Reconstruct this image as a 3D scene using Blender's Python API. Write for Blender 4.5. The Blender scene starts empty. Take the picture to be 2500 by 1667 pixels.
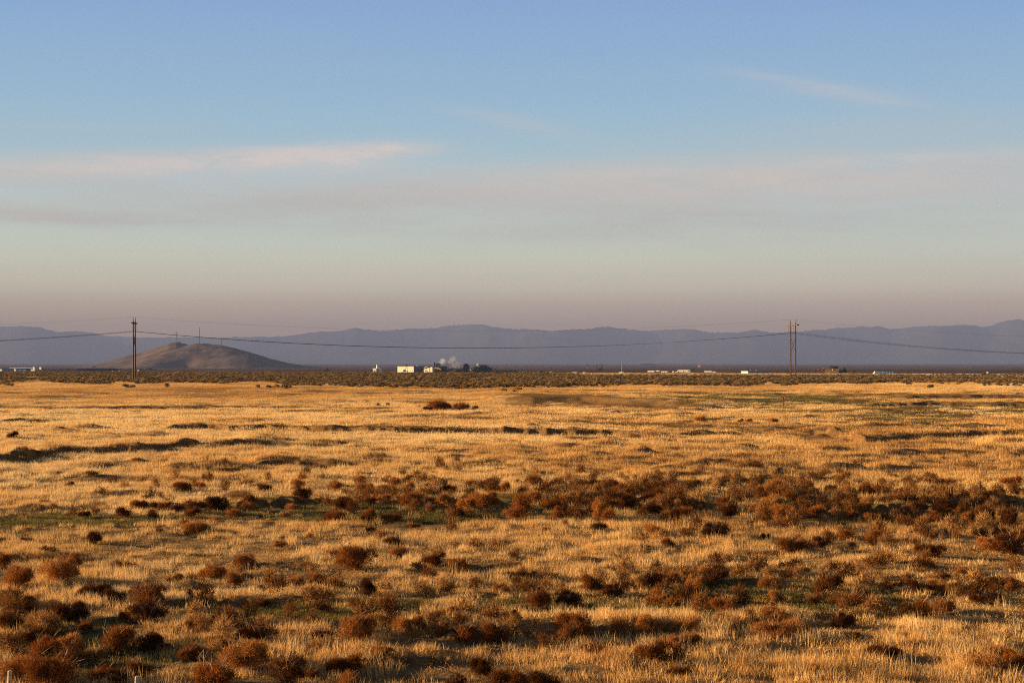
import bpy, math, random
import numpy as np
from mathutils import Vector, Matrix

# ------------------------------------------------------------------ camera, world, sun, exposure
sc = bpy.context.scene
F, UC, VH, HC = 3800.0, 1250.0, 884.0, 6.0      # focal length and horizon of the view (in photo units), eye height in m
W_, H_ = 2500.0, 1667.0
cam_d = bpy.data.cameras.new("camera"); cam = bpy.data.objects.new("camera", cam_d)
sc.collection.objects.link(cam); sc.camera = cam
cam.location = (0, 0, HC); cam.rotation_euler = (math.radians(90), 0, 0)
cam_d.sensor_width = 36.0; cam_d.lens = 36.0 * F / W_
cam_d.shift_y = (VH - H_ / 2) / W_
cam_d.clip_start = 0.5; cam_d.clip_end = 120000.0

SUN_EL, SUN_FRONT = 10.0, 13.0                    # sun is low, to the left and a little ahead
sdir = Vector((-math.cos(math.radians(SUN_EL)) * math.cos(math.radians(SUN_FRONT)),
               math.cos(math.radians(SUN_EL)) * math.sin(math.radians(SUN_FRONT)), math.sin(math.radians(SUN_EL))))
sl = bpy.data.lights.new("sun", 'SUN'); sl.energy = 5.0; sl.angle = math.radians(0.55); sl.color = (1.0, 0.72, 0.39)
so = bpy.data.objects.new("sun", sl); sc.collection.objects.link(so)
so.rotation_euler = (-sdir).to_track_quat('-Z', 'Y').to_euler()
so.location = (-60, 10, 40)

sc.view_settings.view_transform = 'Standard'; sc.view_settings.look = 'None'
EXPO = 2.0
sc.view_settings.exposure = EXPO; sc.view_settings.gamma = 1.0
sc.view_settings.use_curve_mapping = False
sc.render.engine = 'CYCLES'
sc.cycles.use_denoising = False; sc.cycles.pixel_filter_type = 'BLACKMAN_HARRIS'; sc.cycles.filter_width = 1.1
sc.cycles.max_bounces = 6; sc.cycles.diffuse_bounces = 2; sc.cycles.transmission_bounces = 4
sc.cycles.volume_bounces = 5; sc.cycles.transparent_max_bounces = 8
sc.cycles.use_adaptive_sampling = True; sc.cycles.adaptive_threshold = 0.01

def srgb(r, g, b):
    f = lambda c: (c / 255 / 12.92) if c / 255 <= 0.04045 else ((c / 255 + 0.055) / 1.055) ** 2.4
    return (f(r), f(g), f(b), 1.0)

class NT:
    """tiny node-expression helper"""
    def __init__(s, nt): s.nt = nt; s.N = nt.nodes; s.L = nt.links
    def node(s, t, **kw):
        n = s.N.new(t)
        for k, v in kw.items(): setattr(n, k, v)
        return n
    def put(s, sock, v):
        if v is None: return
        if isinstance(v, bpy.types.NodeSocket): s.L.new(v, sock)
        else: sock.default_value = v
    def m(s, op, a, b=None, c=None, clamp=False):
        n = s.node('ShaderNodeMath', operation=op, use_clamp=clamp)
        s.put(n.inputs[0], a); s.put(n.inputs[1], b); s.put(n.inputs[2], c)
        return n.outputs[0]
    def mix(s, f, a, b, t='MIX'):
        n = s.node('ShaderNodeMix', data_type='RGBA', blend_type=t, clamp_factor=True)
        s.put(n.inputs[0], f); s.put(n.inputs[6], a); s.put(n.inputs[7], b)
        return n.outputs[2]
    def ramp(s, f, stops, interp='LINEAR'):
        n = s.node('ShaderNodeValToRGB'); e = n.color_ramp; e.interpolation = interp
        while len(e.elements) < len(stops): e.elements.new(0.5)
        for el, (p, c) in zip(e.elements, stops): el.position = p; el.color = c
        s.put(n.inputs[0], f)
        return n.outputs[0]
    def noise(s, vec, scale, detail=4, rough=0.55, dist=0.0):
        n = s.node('ShaderNodeTexNoise'); n.inputs['Scale'].default_value = scale
        n.inputs['Detail'].default_value = detail; n.inputs['Roughness'].default_value = rough
        n.inputs['Distortion'].default_value = dist
        if vec is not None: s.L.new(vec, n.inputs['Vector'])
        return n.outputs['Fac']

world = bpy.data.worlds.new("World"); sc.world = world; world.use_nodes = True
wn = NT(world.node_tree); wn.N.clear()
tc = wn.node('ShaderNodeTexCoord'); sep = wn.node('ShaderNodeSeparateXYZ')
wn.L.new(tc.outputs['Generated'], sep.inputs[0])
X, Y, Z = sep.outputs
EL = wn.m('ARCSINE', Z); AZ = wn.m('ARCTAN2', X, Y)
# elevation 0 .. 0.30 rad over the colour ramp
def ev(v): return max(0.0, math.atan((VH - v) / F)) / 0.30
elf = wn.m('DIVIDE', EL, 0.30, clamp=True)
SKY_STOPS = [(ev(884), srgb(142, 129, 133)), (ev(812), srgb(148, 132, 133)), (ev(775), srgb(155, 140, 138)),
             (ev(740), srgb(167, 153, 147)), (ev(705), srgb(180, 171, 160)), (ev(650), srgb(186, 184, 172)),
             (ev(600), srgb(186, 191, 181)), (ev(550), srgb(185, 194, 189)), (ev(470), srgb(179, 193, 197)), (ev(380), srgb(161, 187, 200)),
             (ev(250), srgb(149, 180, 205)), (ev(120), srgb(139, 172, 207)), (ev(0), srgb(131, 164, 208)), (1.0, srgb(110, 145, 198))]
# what the haze takes away and adds along each line of sight, so that the sky keeps its own colour behind it
HAZE_D, HAZE_TOP, AIR = 7.8e-5, 640.0, (.185, .185, .25)
def behind(p, c):
    e = math.tan(max(p * 0.30, 1e-4)); T = math.exp(-HAZE_D * min(26500.0, (HAZE_TOP - HC) / e))
    return tuple(max(.02, (c[k] - AIR[k] * (1 - T)) / T) for k in range(3)) + (1.0,)
SKY_STOPS = [(p, behind(p, c)) for p, c in SKY_STOPS]
col = wn.ramp(elf, SKY_STOPS)
# thin cirrus
def cvec(kx, ky, ox=0):
    n = wn.node('ShaderNodeCombineXYZ')
    wn.L.new(wn.m('MULTIPLY', AZ, kx), n.inputs[0]); wn.L.new(wn.m('MULTIPLY', EL, ky), n.inputs[1]); n.inputs[2].default_value = ox
    return n.outputs[0]
n1 = wn.noise(cvec(7, 60), 1.0, 5, 0.55, 0.4)
n2 = wn.noise(cvec(22, 130, 3.1), 1.0, 4, 0.6, 0.6)
n3 = wn.noise(cvec(3, 26, 7.7), 1.0, 3, 0.5, 0.2)
nn = wn.m('ADD', wn.m('MULTIPLY', n1, 0.65), wn.m('MULTIPLY', n2, 0.35))
nn = wn.m('SMOOTHSTEP', nn, 0.32, 0.68) if False else wn.m('MULTIPLY', wn.m('SUBTRACT', nn, 0.33, clamp=True), 2.9, clamp=True)
def blob(u, v, ru, rv, amp, tilt=0.0, sharp=1.0):
    a0, e0 = math.atan((u - UC) / F), math.atan((VH - v) / F)
    da = wn.m('SUBTRACT', AZ, a0); de = wn.m('SUBTRACT', EL, e0)
    de = wn.m('SUBTRACT', de, wn.m('MULTIPLY', da, tilt))
    q = wn.m('ADD', wn.m('POWER', wn.m('ABSOLUTE', wn.m('DIVIDE', da, ru / F)), 2.0), wn.m('POWER', wn.m('ABSOLUTE', wn.m('DIVIDE', de, rv / F)), 2.0))
    return wn.m('MULTIPLY', wn.m('EXPONENT', wn.m('MULTIPLY', q, -sharp)), amp)
CL = [(700, 388, 330, 13, .52, .05), (890, 372, 120, 11, .55, .05), (330, 398, 420, 20, .30, .03), (60, 438, 420, 26, .45, .02),
      (90, 535, 330, 24, .52, -.03), (330, 545, 260, 12, .22, 0), (1500, 440, 760, 42, .50, .02), (2150, 440, 600, 60, .50, 0),
      (800, 500, 620, 30, .34, .02), (1300, 520, 900, 55, .34, 0), (1960, 215, 170, 9, .26, -.16), (2110, 258, 150, 12, .22, -.16),
      (1270, 300, 160, 18, .16, -.2), (2150, 330, 420, 34, .20, .02), (1900, 390, 620, 12, .22, .03), (1750, 560, 900, 40, .30, 0),
      (250, 330, 220, 9, .14, .02), (450, 470, 800, 22, .26, 0)]
tot = None
for c in CL:
    b = blob(*c); tot = b if tot is None else wn.m('ADD', tot, b)
soft = wn.m('ADD', wn.m('MULTIPLY', nn, 0.75), 0.32)
cm = wn.m('MULTIPLY', tot, wn.m('MULTIPLY', soft, 1.75), clamp=True)
ccol = wn.ramp(elf, [(0.25, srgb(200, 200, 190)), (0.42, srgb(208, 206, 200)), (0.75, srgb(184, 196, 208))])
col = wn.mix(cm, col, ccol)
st = None
for c in ((880, 376, 150, 24, .95, .05), (720, 388, 210, 24, .80, .06), (450, 404, 260, 26, .65, .05), (560, 425, 420, 22, .35, .02), (950, 364, 60, 9, .35, .02), (80, 440, 300, 22, .55, .02), (70, 538, 230, 20, .65, -.04), (1500, 470, 700, 46, .58, .02), (2200, 470, 500, 56, .50, 0), (200, 552, 160, 9, .35, -.02), (1960, 212, 150, 13, .17, -.16), (2100, 248, 130, 15, .17, -.18), (1830, 186, 60, 9, .14, -.2), (2020, 236, 240, 26, .12, -.14), (1250, 300, 160, 18, .18, -.2), (1560, 428, 260, 14, .25, .02), (2260, 400, 260, 14, .25, .03)):
    b = blob(*c); st = b if st is None else wn.m('ADD', st, b)
n4 = wn.noise(cvec(34, 210, 5.5), 1.0, 5, 0.65, 0.8)
st = wn.m('MULTIPLY', st, wn.m('ADD', wn.m('MULTIPLY', wn.m('SUBTRACT', wn.m('ADD', wn.m('MULTIPLY', n2, .6), wn.m('MULTIPLY', n4, .4)), .36, clamp=True), 3.4), .30), clamp=True)
col = wn.mix(st, col, wn.ramp(elf, [(0.28, srgb(210, 202, 192)), (0.42, srgb(232, 221, 212)), (0.7, srgb(188, 198, 210))]))
# broad unevenness of the blue
col = wn.mix(wn.m('MULTIPLY', wn.m('SUBTRACT', n3, 0.35, clamp=True), 0.35), col, srgb(170, 190, 212))
# physical sky above the part of the sky the photo shows
sky = wn.node('ShaderNodeTexSky'); sky.sky_type = 'NISHITA'; sky.sun_disc = False
sky.sun_elevation = math.radians(SUN_EL); sky.sun_rotation = math.radians(-(90 - SUN_FRONT)) % (2 * math.pi)
sky.air_density = 1.2; sky.dust_density = 1.5
skyc = wn.mix(1.0, sky.outputs[0], (0.07, 0.07, 0.07, 1), 'MULTIPLY')
hi = wn.m('MULTIPLY', wn.m('SUBTRACT', EL, 0.27, clamp=True), 2.2, clamp=True)
col = wn.mix(hi, col, skyc)
bg = wn.node('ShaderNodeBackground'); wn.L.new(col, bg.inputs[0]); bg.inputs[1].default_value = 2 ** -EXPO
wo = wn.node('ShaderNodeOutputWorld'); wn.L.new(bg.outputs[0], wo.inputs[0])

# ------------------------------------------------------------------ helpers
rng = np.random.default_rng(7); R = random.Random(11)
C = sc.collection

def tag(o, label=None, cat=None, group=None, kind=None):
    if label: o['label'] = label
    if cat: o['category'] = cat
    if group: o['group'] = group
    if kind: o['kind'] = kind
    return o

def empty(name, loc, label, cat, group=None, rz=0.0):
    o = bpy.data.objects.new(name, None); C.objects.link(o); o.location = loc; o.rotation_euler = (0, 0, rz)
    o.empty_display_size = 0.3
    return tag(o, label, cat, group)

class MB:
    def __init__(s): s.v = []; s.f = []; s.mi = []
    def add(s, vs, fs, mi=0):
        b = len(s.v); s.v += [tuple(p) for p in vs]; s.f += [tuple(b + i for i in f) for f in fs]; s.mi += [mi] * len(fs)
        return s
    def box(s, x0, x1, y0, y1, z0, z1, mi=0, bev=0.0):
        v = [(x0, y0, z0), (x1, y0, z0), (x1, y1, z0), (x0, y1, z0), (x0, y0, z1), (x1, y0, z1), (x1, y1, z1), (x0, y1, z1)]
        return s.add(v, [(0, 3, 2, 1), (4, 5, 6, 7), (0, 1, 5, 4), (1, 2, 6, 5), (2, 3, 7, 6), (3, 0, 4, 7)], mi)
    def tube(s, pts, rads, n=8, mi=0, cap=True):
        pts = [Vector(p) for p in pts]
        if not hasattr(rads, '__len__'): rads = [rads] * len(pts)
        b = len(s.v); up0 = None
        for i, p in enumerate(pts):
            d = (pts[min(i + 1, len(pts) - 1)] - pts[max(i - 1, 0)]).normalized()
            up = Vector((0, 0, 1)) if abs(d.z) < 0.9 else Vector((1, 0, 0))
            a = d.cross(up).normalized(); c = a.cross(d)
            for k in range(n):
                t = 2 * math.pi * k / n
                s.v.append(tuple(p + (a * math.cos(t) + c * math.sin(t)) * rads[i]))
        for i in range(len(pts) - 1):
            for k in range(n):
                k2 = (k + 1) % n
                s.f.append((b + i * n + k, b + i * n + k2, b + (i + 1) * n + k2, b + (i + 1) * n + k)); s.mi.append(mi)
        if cap:
            s.f.append(tuple(b + k for k in range(n))); s.mi.append(mi)
            e = b + (len(pts) - 1) * n
            s.f.append(tuple(e + n - 1 - k for k in range(n))); s.mi.append(mi)
        return s
    def beam(s, p, q, w, h=None, mi=0):
        """square bar from p to q"""
        h = h or w; p = Vector(p); q = Vector(q); d = (q - p).normalized()
        up = Vector((0, 0, 1)) if abs(d.z) < 0.95 else Vector((0, 1, 0))
        a = d.cross(up).normalized() * (w / 2); c = a.cross(d).normalized() * (h / 2)
        vs = [p - a - c, p + a - c, p + a + c, p - a + c, q - a - c, q + a - c, q + a + c, q - a + c]
        return s.add(vs, [(0, 1, 2, 3), (7, 6, 5, 4), (0, 4, 5, 1), (1, 5, 6, 2), (2, 6, 7, 3), (3, 7, 4, 0)], mi)
    def prism(s, poly, y0, y1, mi=0):
        """poly in (x, z), extruded along y"""
        n = len(poly); vs = [(x, y0, z) for x, z in poly] + [(x, y1, z) for x, z in poly]
        fs = [tuple(range(n)), tuple(reversed(range(n, 2 * n)))] + [(i, i + n, (i + 1) % n + n, (i + 1) % n) for i in range(n)]
        return s.add(vs, fs, mi)
    def mesh(s, name, mats):
        me = bpy.data.meshes.new(name); me.from_pydata(s.v, [], s.f)
        mats = mats if isinstance(mats, (list, tuple)) else [mats]
        for m in mats: me.materials.append(m)
        if len(mats) > 1: me.polygons.foreach_set('material_index', s.mi)
        me.update(); return me
    def build(s, name, mats, parent=None, smooth=False):
        o = bpy.data.objects.new(name, s.mesh(name, mats)); C.objects.link(o)
        if smooth: o.data.polygons.foreach_set('use_smooth', [True] * len(s.f))
        if parent is not None: o.parent = parent
        return o

def np_mesh(name, co, faces, mats, smooth=False):
    """co (n,3), faces (m,k) all k-gons"""
    me = bpy.data.meshes.new(name); m, k = faces.shape
    me.vertices.add(len(co)); me.vertices.foreach_set('co', co.astype(np.float32).ravel())
    me.loops.add(m * k); me.loops.foreach_set('vertex_index', faces.astype(np.int32).ravel())
    me.polygons.add(m); me.polygons.foreach_set('loop_start', np.arange(0, m * k, k, dtype=np.int32))
    if smooth: me.polygons.foreach_set('use_smooth', np.ones(m, bool))
    me.update(calc_edges=True)
    for mt in (mats if isinstance(mats, (list, tuple)) else [mats]): me.materials.append(mt)
    return me

def hash2(ix, iy, seed):
    h = (ix.astype(np.int64) * 374761393 + iy.astype(np.int64) * 668265263 + seed * 1442695041) & 0xffffffff
    h = ((h ^ (h >> 13)) * 1274126177) & 0xffffffff
    return ((h ^ (h >> 16)) & 0xffff) / 65535.0
def vnoise(x, y, seed=0):
    ix = np.floor(x); iy = np.floor(y); fx = x - ix; fy = y - iy
    fx = fx * fx * (3 - 2 * fx); fy = fy * fy * (3 - 2 * fy)
    a = hash2(ix, iy, seed); b = hash2(ix + 1, iy, seed); c = hash2(ix, iy + 1, seed); d = hash2(ix + 1, iy + 1, seed)
    return (a * (1 - fx) + b * fx) * (1 - fy) + (c * (1 - fx) + d * fx) * fy
def fbm(x, y, seed=0, oct=4, gain=0.5):
    t = 0; a = 1; n = 0
    for i in range(oct):
        t = t + a * vnoise(x * 2 ** i + 17.3 * i, y * 2 ** i + 5.1 * i, seed + i * 31); n += a; a *= gain
    return t / n
def sstep(a, b, x):
    t = np.clip((x - a) / (b - a), 0, 1); return t * t * (3 - 2 * t)

# ------------------------------------------------------------------ materials
MATS = {}
def mat(name):
    m = bpy.data.materials.new(name); m.use_nodes = True; m.node_tree.nodes.clear(); MATS[name] = m
    return m, NT(m.node_tree)
def simple(name, c, rough=0.8, var=0.25, scale=1.5, spec=0.2, metal=0.0):
    """painted / wooden / metal surface with weathering noise"""
    m, t = mat(name)
    tcn = t.node('ShaderNodeTexCoord')
    n = t.noise(tcn.outputs['Object'], scale, 5, 0.65)
    dark = tuple(x * (1 - var) for x in c[:3]) + (1,); lite = tuple(min(1, x * (1 + var * .6)) for x in c[:3]) + (1,)
    cc = t.ramp(n, [(0.3, dark), (0.7, lite)])
    p = t.node('ShaderNodeBsdfPrincipled'); t.L.new(cc, p.inputs['Base Color']); p.inputs['Roughness'].default_value = rough
    p.inputs['Specular IOR Level'].default_value = spec; p.inputs['Metallic'].default_value = metal
    o = t.node('ShaderNodeOutputMaterial'); t.L.new(p.outputs[0], o.inputs[0])
    return m
def leafy(name, stops, trans=0.3, attr=None, nscale=2.0, rnd=0.35):
    """foliage: tone from per-instance attribute or the object's own random value, plus noise through the plant"""
    m, t = mat(name)
    if attr:
        a = t.node('ShaderNodeAttribute', attribute_type='INSTANCER', attribute_name=attr); base = a.outputs['Fac']
    else:
        a = t.node('ShaderNodeObjectInfo'); base = a.outputs['Random']
    tcn = t.node('ShaderNodeTexCoord'); n = t.noise(tcn.outputs['Object'], nscale, 3, 0.6)
    g = t.node('ShaderNodeNewGeometry')
    f = t.m('ADD', base, t.m('MULTIPLY', t.m('SUBTRACT', n, 0.5), rnd))
    f = t.m('ADD', f, t.m('MULTIPLY', t.m('SUBTRACT', g.outputs['Random Per Island'], 0.5), rnd), clamp=True)
    cc = t.ramp(f, stops)
    d = t.node('ShaderNodeBsdfDiffuse'); t.L.new(cc, d.inputs[0])
    tr = t.node('ShaderNodeBsdfTranslucent'); t.L.new(cc, tr.inputs[0])
    mx = t.node('ShaderNodeMixShader'); mx.inputs[0].default_value = trans
    t.L.new(d.outputs[0], mx.inputs[1]); t.L.new(tr.outputs[0], mx.inputs[2])
    o = t.node('ShaderNodeOutputMaterial'); t.L.new(mx.outputs[0], o.inputs[0])
    return m
def rgb(*c): return tuple(c) + (1.0,)

M_STRAW = leafy('dry_grass', [(0.0, rgb(.16, .085, .035)), (0.25, rgb(.42, .22, .075)), (0.5, rgb(.62, .345, .115)), (0.78, rgb(.74, .475, .195)), (1.0, rgb(.80, .57, .28))], 0.25, 'tone', 1.2, 0.30)
M_GREEN = leafy('green_grass', [(0.0, rgb(.035, .05, .015)), (0.5, rgb(.115, .098, .030)), (1.0, rgb(.27, .20, .065))], 0.25, 'tone', 2.0, 0.5)
M_RUST = leafy('rust_shrub', [(0.0, rgb(.045, .016, .006)), (0.4, rgb(.165, .054, .012)), (0.75, rgb(.32, .108, .021)), (1.0, rgb(.44, .20, .055))], 0.22, None, 1.5, 0.5)
M_TWIG = simple('dry_twig', (.34, .20, .09), 0.9, 0.4, 6)
M_SAGE = leafy('sagebrush_leaf', [(0.0, rgb(.07, .045, .018)), (0.45, rgb(.19, .12, .045)), (0.8, rgb(.31, .20, .08)), (1.0, rgb(.40, .23, .08))], 0.2, None, 0.8, 0.6)
M_SAGEI = leafy('sagebrush_leaf_mass', [(0.0, rgb(.07, .045, .018)), (0.45, rgb(.19, .12, .045)), (0.8, rgb(.31, .20, .08)), (1.0, rgb(.40, .23, .08))], 0.2, 'tone', 0.8, 0.6)

def ground_material():
    m, t = mat('ground_soil')
    at = lambda n: t.node('ShaderNodeAttribute', attribute_type='GEOMETRY', attribute_name=n).outputs['Fac']
    tcn = t.node('ShaderNodeTexCoord'); O = tcn.outputs['Object']
    nf = t.noise(O, 3.0, 6, 0.7); nm = t.noise(O, 0.25, 5, 0.6); nl = t.noise(O, 0.012, 4, 0.55)
    soil = t.ramp(nf, [(0.3, rgb(.050, .032, .018)), (0.7, rgb(.15, .095, .05))])
    straw = t.ramp(nf, [(0.3, rgb(.24, .145, .06)), (0.68, rgb(.52, .34, .15))])
    c = t.mix(at('straw'), soil, straw)
    green = t.ramp(nf, [(0.3, rgb(.030, .030, .012)), (0.7, rgb(.09, .078, .028))])
    c = t.mix(t.m('MULTIPLY', at('green'), 0.9), c, green)
    brown = t.ramp(nf, [(0.3, rgb(.075, .040, .016)), (0.7, rgb(.25, .125, .045))])
    c = t.mix(at('bare'), c, brown)
    far = t.ramp(nl, [(0.35, rgb(.035, .022, .020)), (0.5, rgb(.065, .042, .032)), (0.65, rgb(.12, .075, .045))])
    c = t.mix(at('farplain'), c, far)
    bp = t.node('ShaderNodeBump'); bp.inputs['Strength'].default_value = 0.6; bp.inputs['Distance'].default_value = 0.06
    t.L.new(t.m('ADD', nf, nm), bp.inputs['Height'])
    p = t.node('ShaderNodeBsdfDiffuse'); t.L.new(c, p.inputs[0]); t.L.new(bp.outputs[0], p.inputs['Normal'])
    o = t.node('ShaderNodeOutputMaterial'); t.L.new(p.outputs[0], o.inputs[0])
    return m
M_GROUND = ground_material()
def rock_material(name, stops, scale):
    m, t = mat(name); tcn = t.node('ShaderNodeTexCoord')
    n = t.noise(tcn.outputs['Object'], scale, 7, 0.6)
    c = t.ramp(n, stops)
    p = t.node('ShaderNodeBsdfDiffuse'); t.L.new(c, p.inputs[0])
    o = t.node('ShaderNodeOutputMaterial'); t.L.new(p.outputs[0], o.inputs[0]); return m
M_MOUNT = rock_material('mountain_rock', [(0.3, rgb(.028, .028, .030)), (0.7, rgb(.052, .046, .042))], 0.0012)
M_HILL = rock_material('hill_scrub', [(0.35, rgb(.050, .036, .030)), (0.65, rgb(.15, .100, .066))], 0.02)
M_WOODP = simple('weathered_pole_wood', (.085, .048, .033), 0.85, 0.35, 2.0)
M_STEEL = simple('galvanised_steel', (.30, .29, .28), 0.5, 0.2, 3, 0.5, 0.6)
M_DARKM = simple('dark_machinery_steel', (.045, .042, .042), 0.7, 0.4, 0.6)
M_CREAM = simple('cream_sheet_wall', (.58, .50, .35), 0.7, 0.10, 0.3)
M_WHITE = simple('white_paint', (.66, .62, .52), 0.6, 0.10, 0.4)
M_GREYW = simple('grey_green_sheet', (.16, .17, .15), 0.8, 0.2, 0.3)
M_BLUEW = simple('blue_grey_sheet', (.24, .27, .31), 0.7, 0.15, 0.3)  # also used where a wall's shade is put into its colour
M_BROWNW = simple('brown_board_wall', (.26, .15, .06), 0.9, 0.4, 0.7)
M_BARNR = simple('barn_roof_shingle', (.095, .055, .026), 0.9, 0.4, 0.6)
M_RUSTR = simple('dark_rusty_roof', (.085, .045, .03), 0.8, 0.4, 0.5)
M_REDR = simple('red_painted_metal', (.62, .16, .09), 0.5, 0.2, 6)
M_PINK = simple('red_house_paint', (.32, .13, .10), 0.8, 0.1, 1)
M_OPEN = simple('dark_opening', (.02, .02, .022), 0.6, 0.2, 1)
M_CABLE = simple('weathered_cable', (.10, .085, .075), 0.6, 0.1, 1)
M_POSTW = simple('grey_fence_wood', (.52, .40, .27), 0.9, 0.35, 14)
M_EVER = leafy('evergreen_needles', [(0.0, rgb(.018, .028, .012)), (0.6, rgb(.05, .06, .025)), (1.0, rgb(.09, .09, .04))], 0.1, None, 0.6, 0.6)
M_BARK = simple('tree_bark', (.10, .065, .04), 0.9, 0.4, 3)
M_REDTW = simple('reddish_bare_twigs', (.26, .12, .07), 0.9, 0.4, 1)
M_DIRTP = simple('dark_spoil_dirt', (.07, .045, .03), 0.95, 0.5, 0.6)
M_EARTH = simple('orange_earth_bank', (.30, .16, .07), 0.95, 0.4, 0.5)

# ------------------------------------------------------------------ terrain
def uv_of(x, y):
    y = np.maximum(y, 1.0); return UC + F * x / y, VH + F * HC / y
def base_z(r): return -3.0 * sstep(800, 1300, r) - 6.0 * sstep(1500, 3800, r)

BANKS_SHADE_STRIPS = [  # polyline in map units, height m, face depth m, back decay m
    ([(380, 1059), (440, 1052), (500, 1050), (560, 1055), (620, 1050), (690, 1050), (830, 1055), (1000, 1058), (1150, 1056), (1300, 1059), (1480, 1060), (1560, 1066), (1670, 1066), (1830, 1064)], .50, .9, 9),
    ([(1930, 1058), (1990, 1060), (2060, 1069), (2110, 1080), (2160, 1079), (2220, 1072), (2300, 1069), (2380, 1065), (2500, 1068), (2620, 1068)], .60, .9, 9),
    ([(-60, 1140), (0, 1136), (60, 1129), (140, 1117), (300, 1112), (420, 1104), (520, 1098), (600, 1094), (680, 1087)], .75, 1.2, 6),
    ([(560, 1084), (640, 1082), (700, 1085), (800, 1086), (870, 1088)], .40, .8, 5),
    ([(100, 1054), (190, 1060), (260, 1068), (350, 1070), (420, 1068)], .35, .8, 5),
    ([(-60, 998), (0, 997), (150, 999), (350, 996), (560, 995), (840, 998), (980, 1000)], .26, 1.2, 12),
    ([(1150, 972), (1165, 976), (1230, 979), (1300, 981), (1420, 979), (1530, 986), (1640, 990), (1760, 994), (1830, 995)], .95, 11, 60),
    ([(1380, 985), (1500, 992), (1620, 997), (1740, 1003)], .35, 3, 14),
    ([(2090, 993), (2200, 992), (2300, 990), (2420, 993), (2600, 994)], .35, 2, 12),
    ([(2180, 973), (2300, 972), (2420, 972), (2600, 974)], .40, 3, 18),
    ([(-60, 1032), (0, 1031), (60, 1028), (130, 1027)], .40, .8, 6),
    ([(600, 1148), (660, 1143), (760, 1142), (850, 1146)], .38, .7, 4),
    ([(380, 1155), (460, 1157), (530, 1160), (610, 1156)], .34, .6, 4),
    ([(-60, 1163), (0, 1161), (60, 1160)], .30, .6, 4),
    ([(1660, 1152), (1760, 1148), (1850, 1153), (1930, 1160)], .45, .8, 4),
    ([(1060, 1578), (1180, 1570), (1350, 1562), (1480, 1556), (1600, 1548), (1720, 1540)], .16, .35, 1.8),  # shadow cast by shrubs, shaped as a low brown-faced step
    ([(1740, 1545), (1860, 1536), (1960, 1520), (2100, 1520), (2200, 1516)], .14, .35, 1.6),  # shrub shadow strip, likewise a brown step
    ([(850, 1640), (960, 1632), (1140, 1626)], .13, .35, 1.6),  # shade between shrubs drawn as a brown step
    ([(-60, 1376), (20, 1372), (130, 1368), (240, 1372)], .22, .5, 2.5),  # dark shade strip at the left, built as a step
    ([(1050, 1392), (1200, 1388), (1400, 1384)], .13, .4, 2.2),  # shrub shade put in as a shallow brown step
    ([(380, 1482), (520, 1478), (680, 1480), (780, 1476)], .15, .4, 2.0),  # shadow strip among the shrubs, formed and coloured as a step
    ([(2100, 1262), (2250, 1250), (2400, 1248), (2600, 1246)], .35, .6, 3),
    ([(540, 1244), (650, 1243), (760, 1238)], .25, .5, 2.5),
    ([(1990, 1262), (2060, 1268), (2130, 1264)], .30, .5, 2.5),
    ([(760, 1380), (640, 1384), (560, 1386)][::-1], .10, .4, 2),
]
def bank_shade_fields(x, y):
    u, v = uv_of(x, y)
    z = np.zeros_like(x); bare = np.zeros_like(x)
    for poly, h, w, L in BANKS_SHADE_STRIPS:
        h = (h * .72 if h > .7 else h * .95 if h >= .5 else h * .8) if h >= .38 and w < 2 else h
        pu = np.array([p[0] for p in poly], float); pv = np.array([p[1] for p in poly], float)
        D = F * HC / (pv - VH)
        Di = np.interp(u, pu, D)
        Di = Di + (w < 5) * (fbm(u / 23.0, u * 0 + h * 9, 5, 3) - .5) * min(w, 1.3) * 2.2
        fl = 45 if w < 5 else 220; fade = sstep(pu[0], pu[0] + 45 + (w > 5) * 60, u) * (1 - sstep(pu[-1] - fl, pu[-1], u))
        fade = fade * ((0.62 + 0.76 * (fbm(u / 40.0, u * 0 + w * 3, 9, 3))) if w < 5 else .8 + .4 * fbm(u / 150., u * 0, 9, 2))
        s = y - Di
        prof = sstep(-w, 0, s) * np.exp(-np.maximum(s, 0) / L) - 0.14 * np.exp(-((s + w * 1.3) / (w * 1.2)) ** 2)
        z += h * fade * prof
        bare = np.maximum(bare, (.3 if w > 5 else 1) * fade * np.exp(-((s + w * .45) / (w * .75)) ** 2))  # brown face mask; on the foreground strips it colours in shade
    return z, np.clip(bare, 0, 1)

# polar sheet: fine where the view looks, coarse elsewhere
rs = np.concatenate([np.geomspace(2.5, 20, 40)[:-1], np.geomspace(20, 420, 980)[:-1], np.geomspace(420, 25500, 200)])
fine = np.radians(np.arange(-25, 25.001, 0.075)); coarse = np.radians(np.arange(30, 331, 5.0))
th = np.concatenate([fine, coarse])              # angle from +Y, clockwise to +X
RR, TT = np.meshgrid(rs, th, indexing='ij')
GX, GY = RR * np.sin(TT), RR * np.cos(TT)
GZ = base_z(RR)
near = 1 - sstep(400, 700, RR)
GZ += near * ((fbm(GX / 30, GY / 45, 1, 3) - .5) * 0.5 + (fbm(GX / 5.0, GY / 7.0, 2, 3) - .5) * 0.32 + (fbm(GX / 1.3, GY / 1.3, 3, 3) - .5) * 0.13)
GZ += (1 - near) * (fbm(GX / 300, GY / 300, 4, 3) - .5) * 0.8
inview = (GY > 5) & (np.abs(TT) < .5)
bz, BARE_SHADE = bank_shade_fields(GX, np.where(inview, GY, 1e5))
GZ += np.where(inview, bz, 0); BARE_SHADE = np.where(inview, BARE_SHADE, 0)
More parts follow.
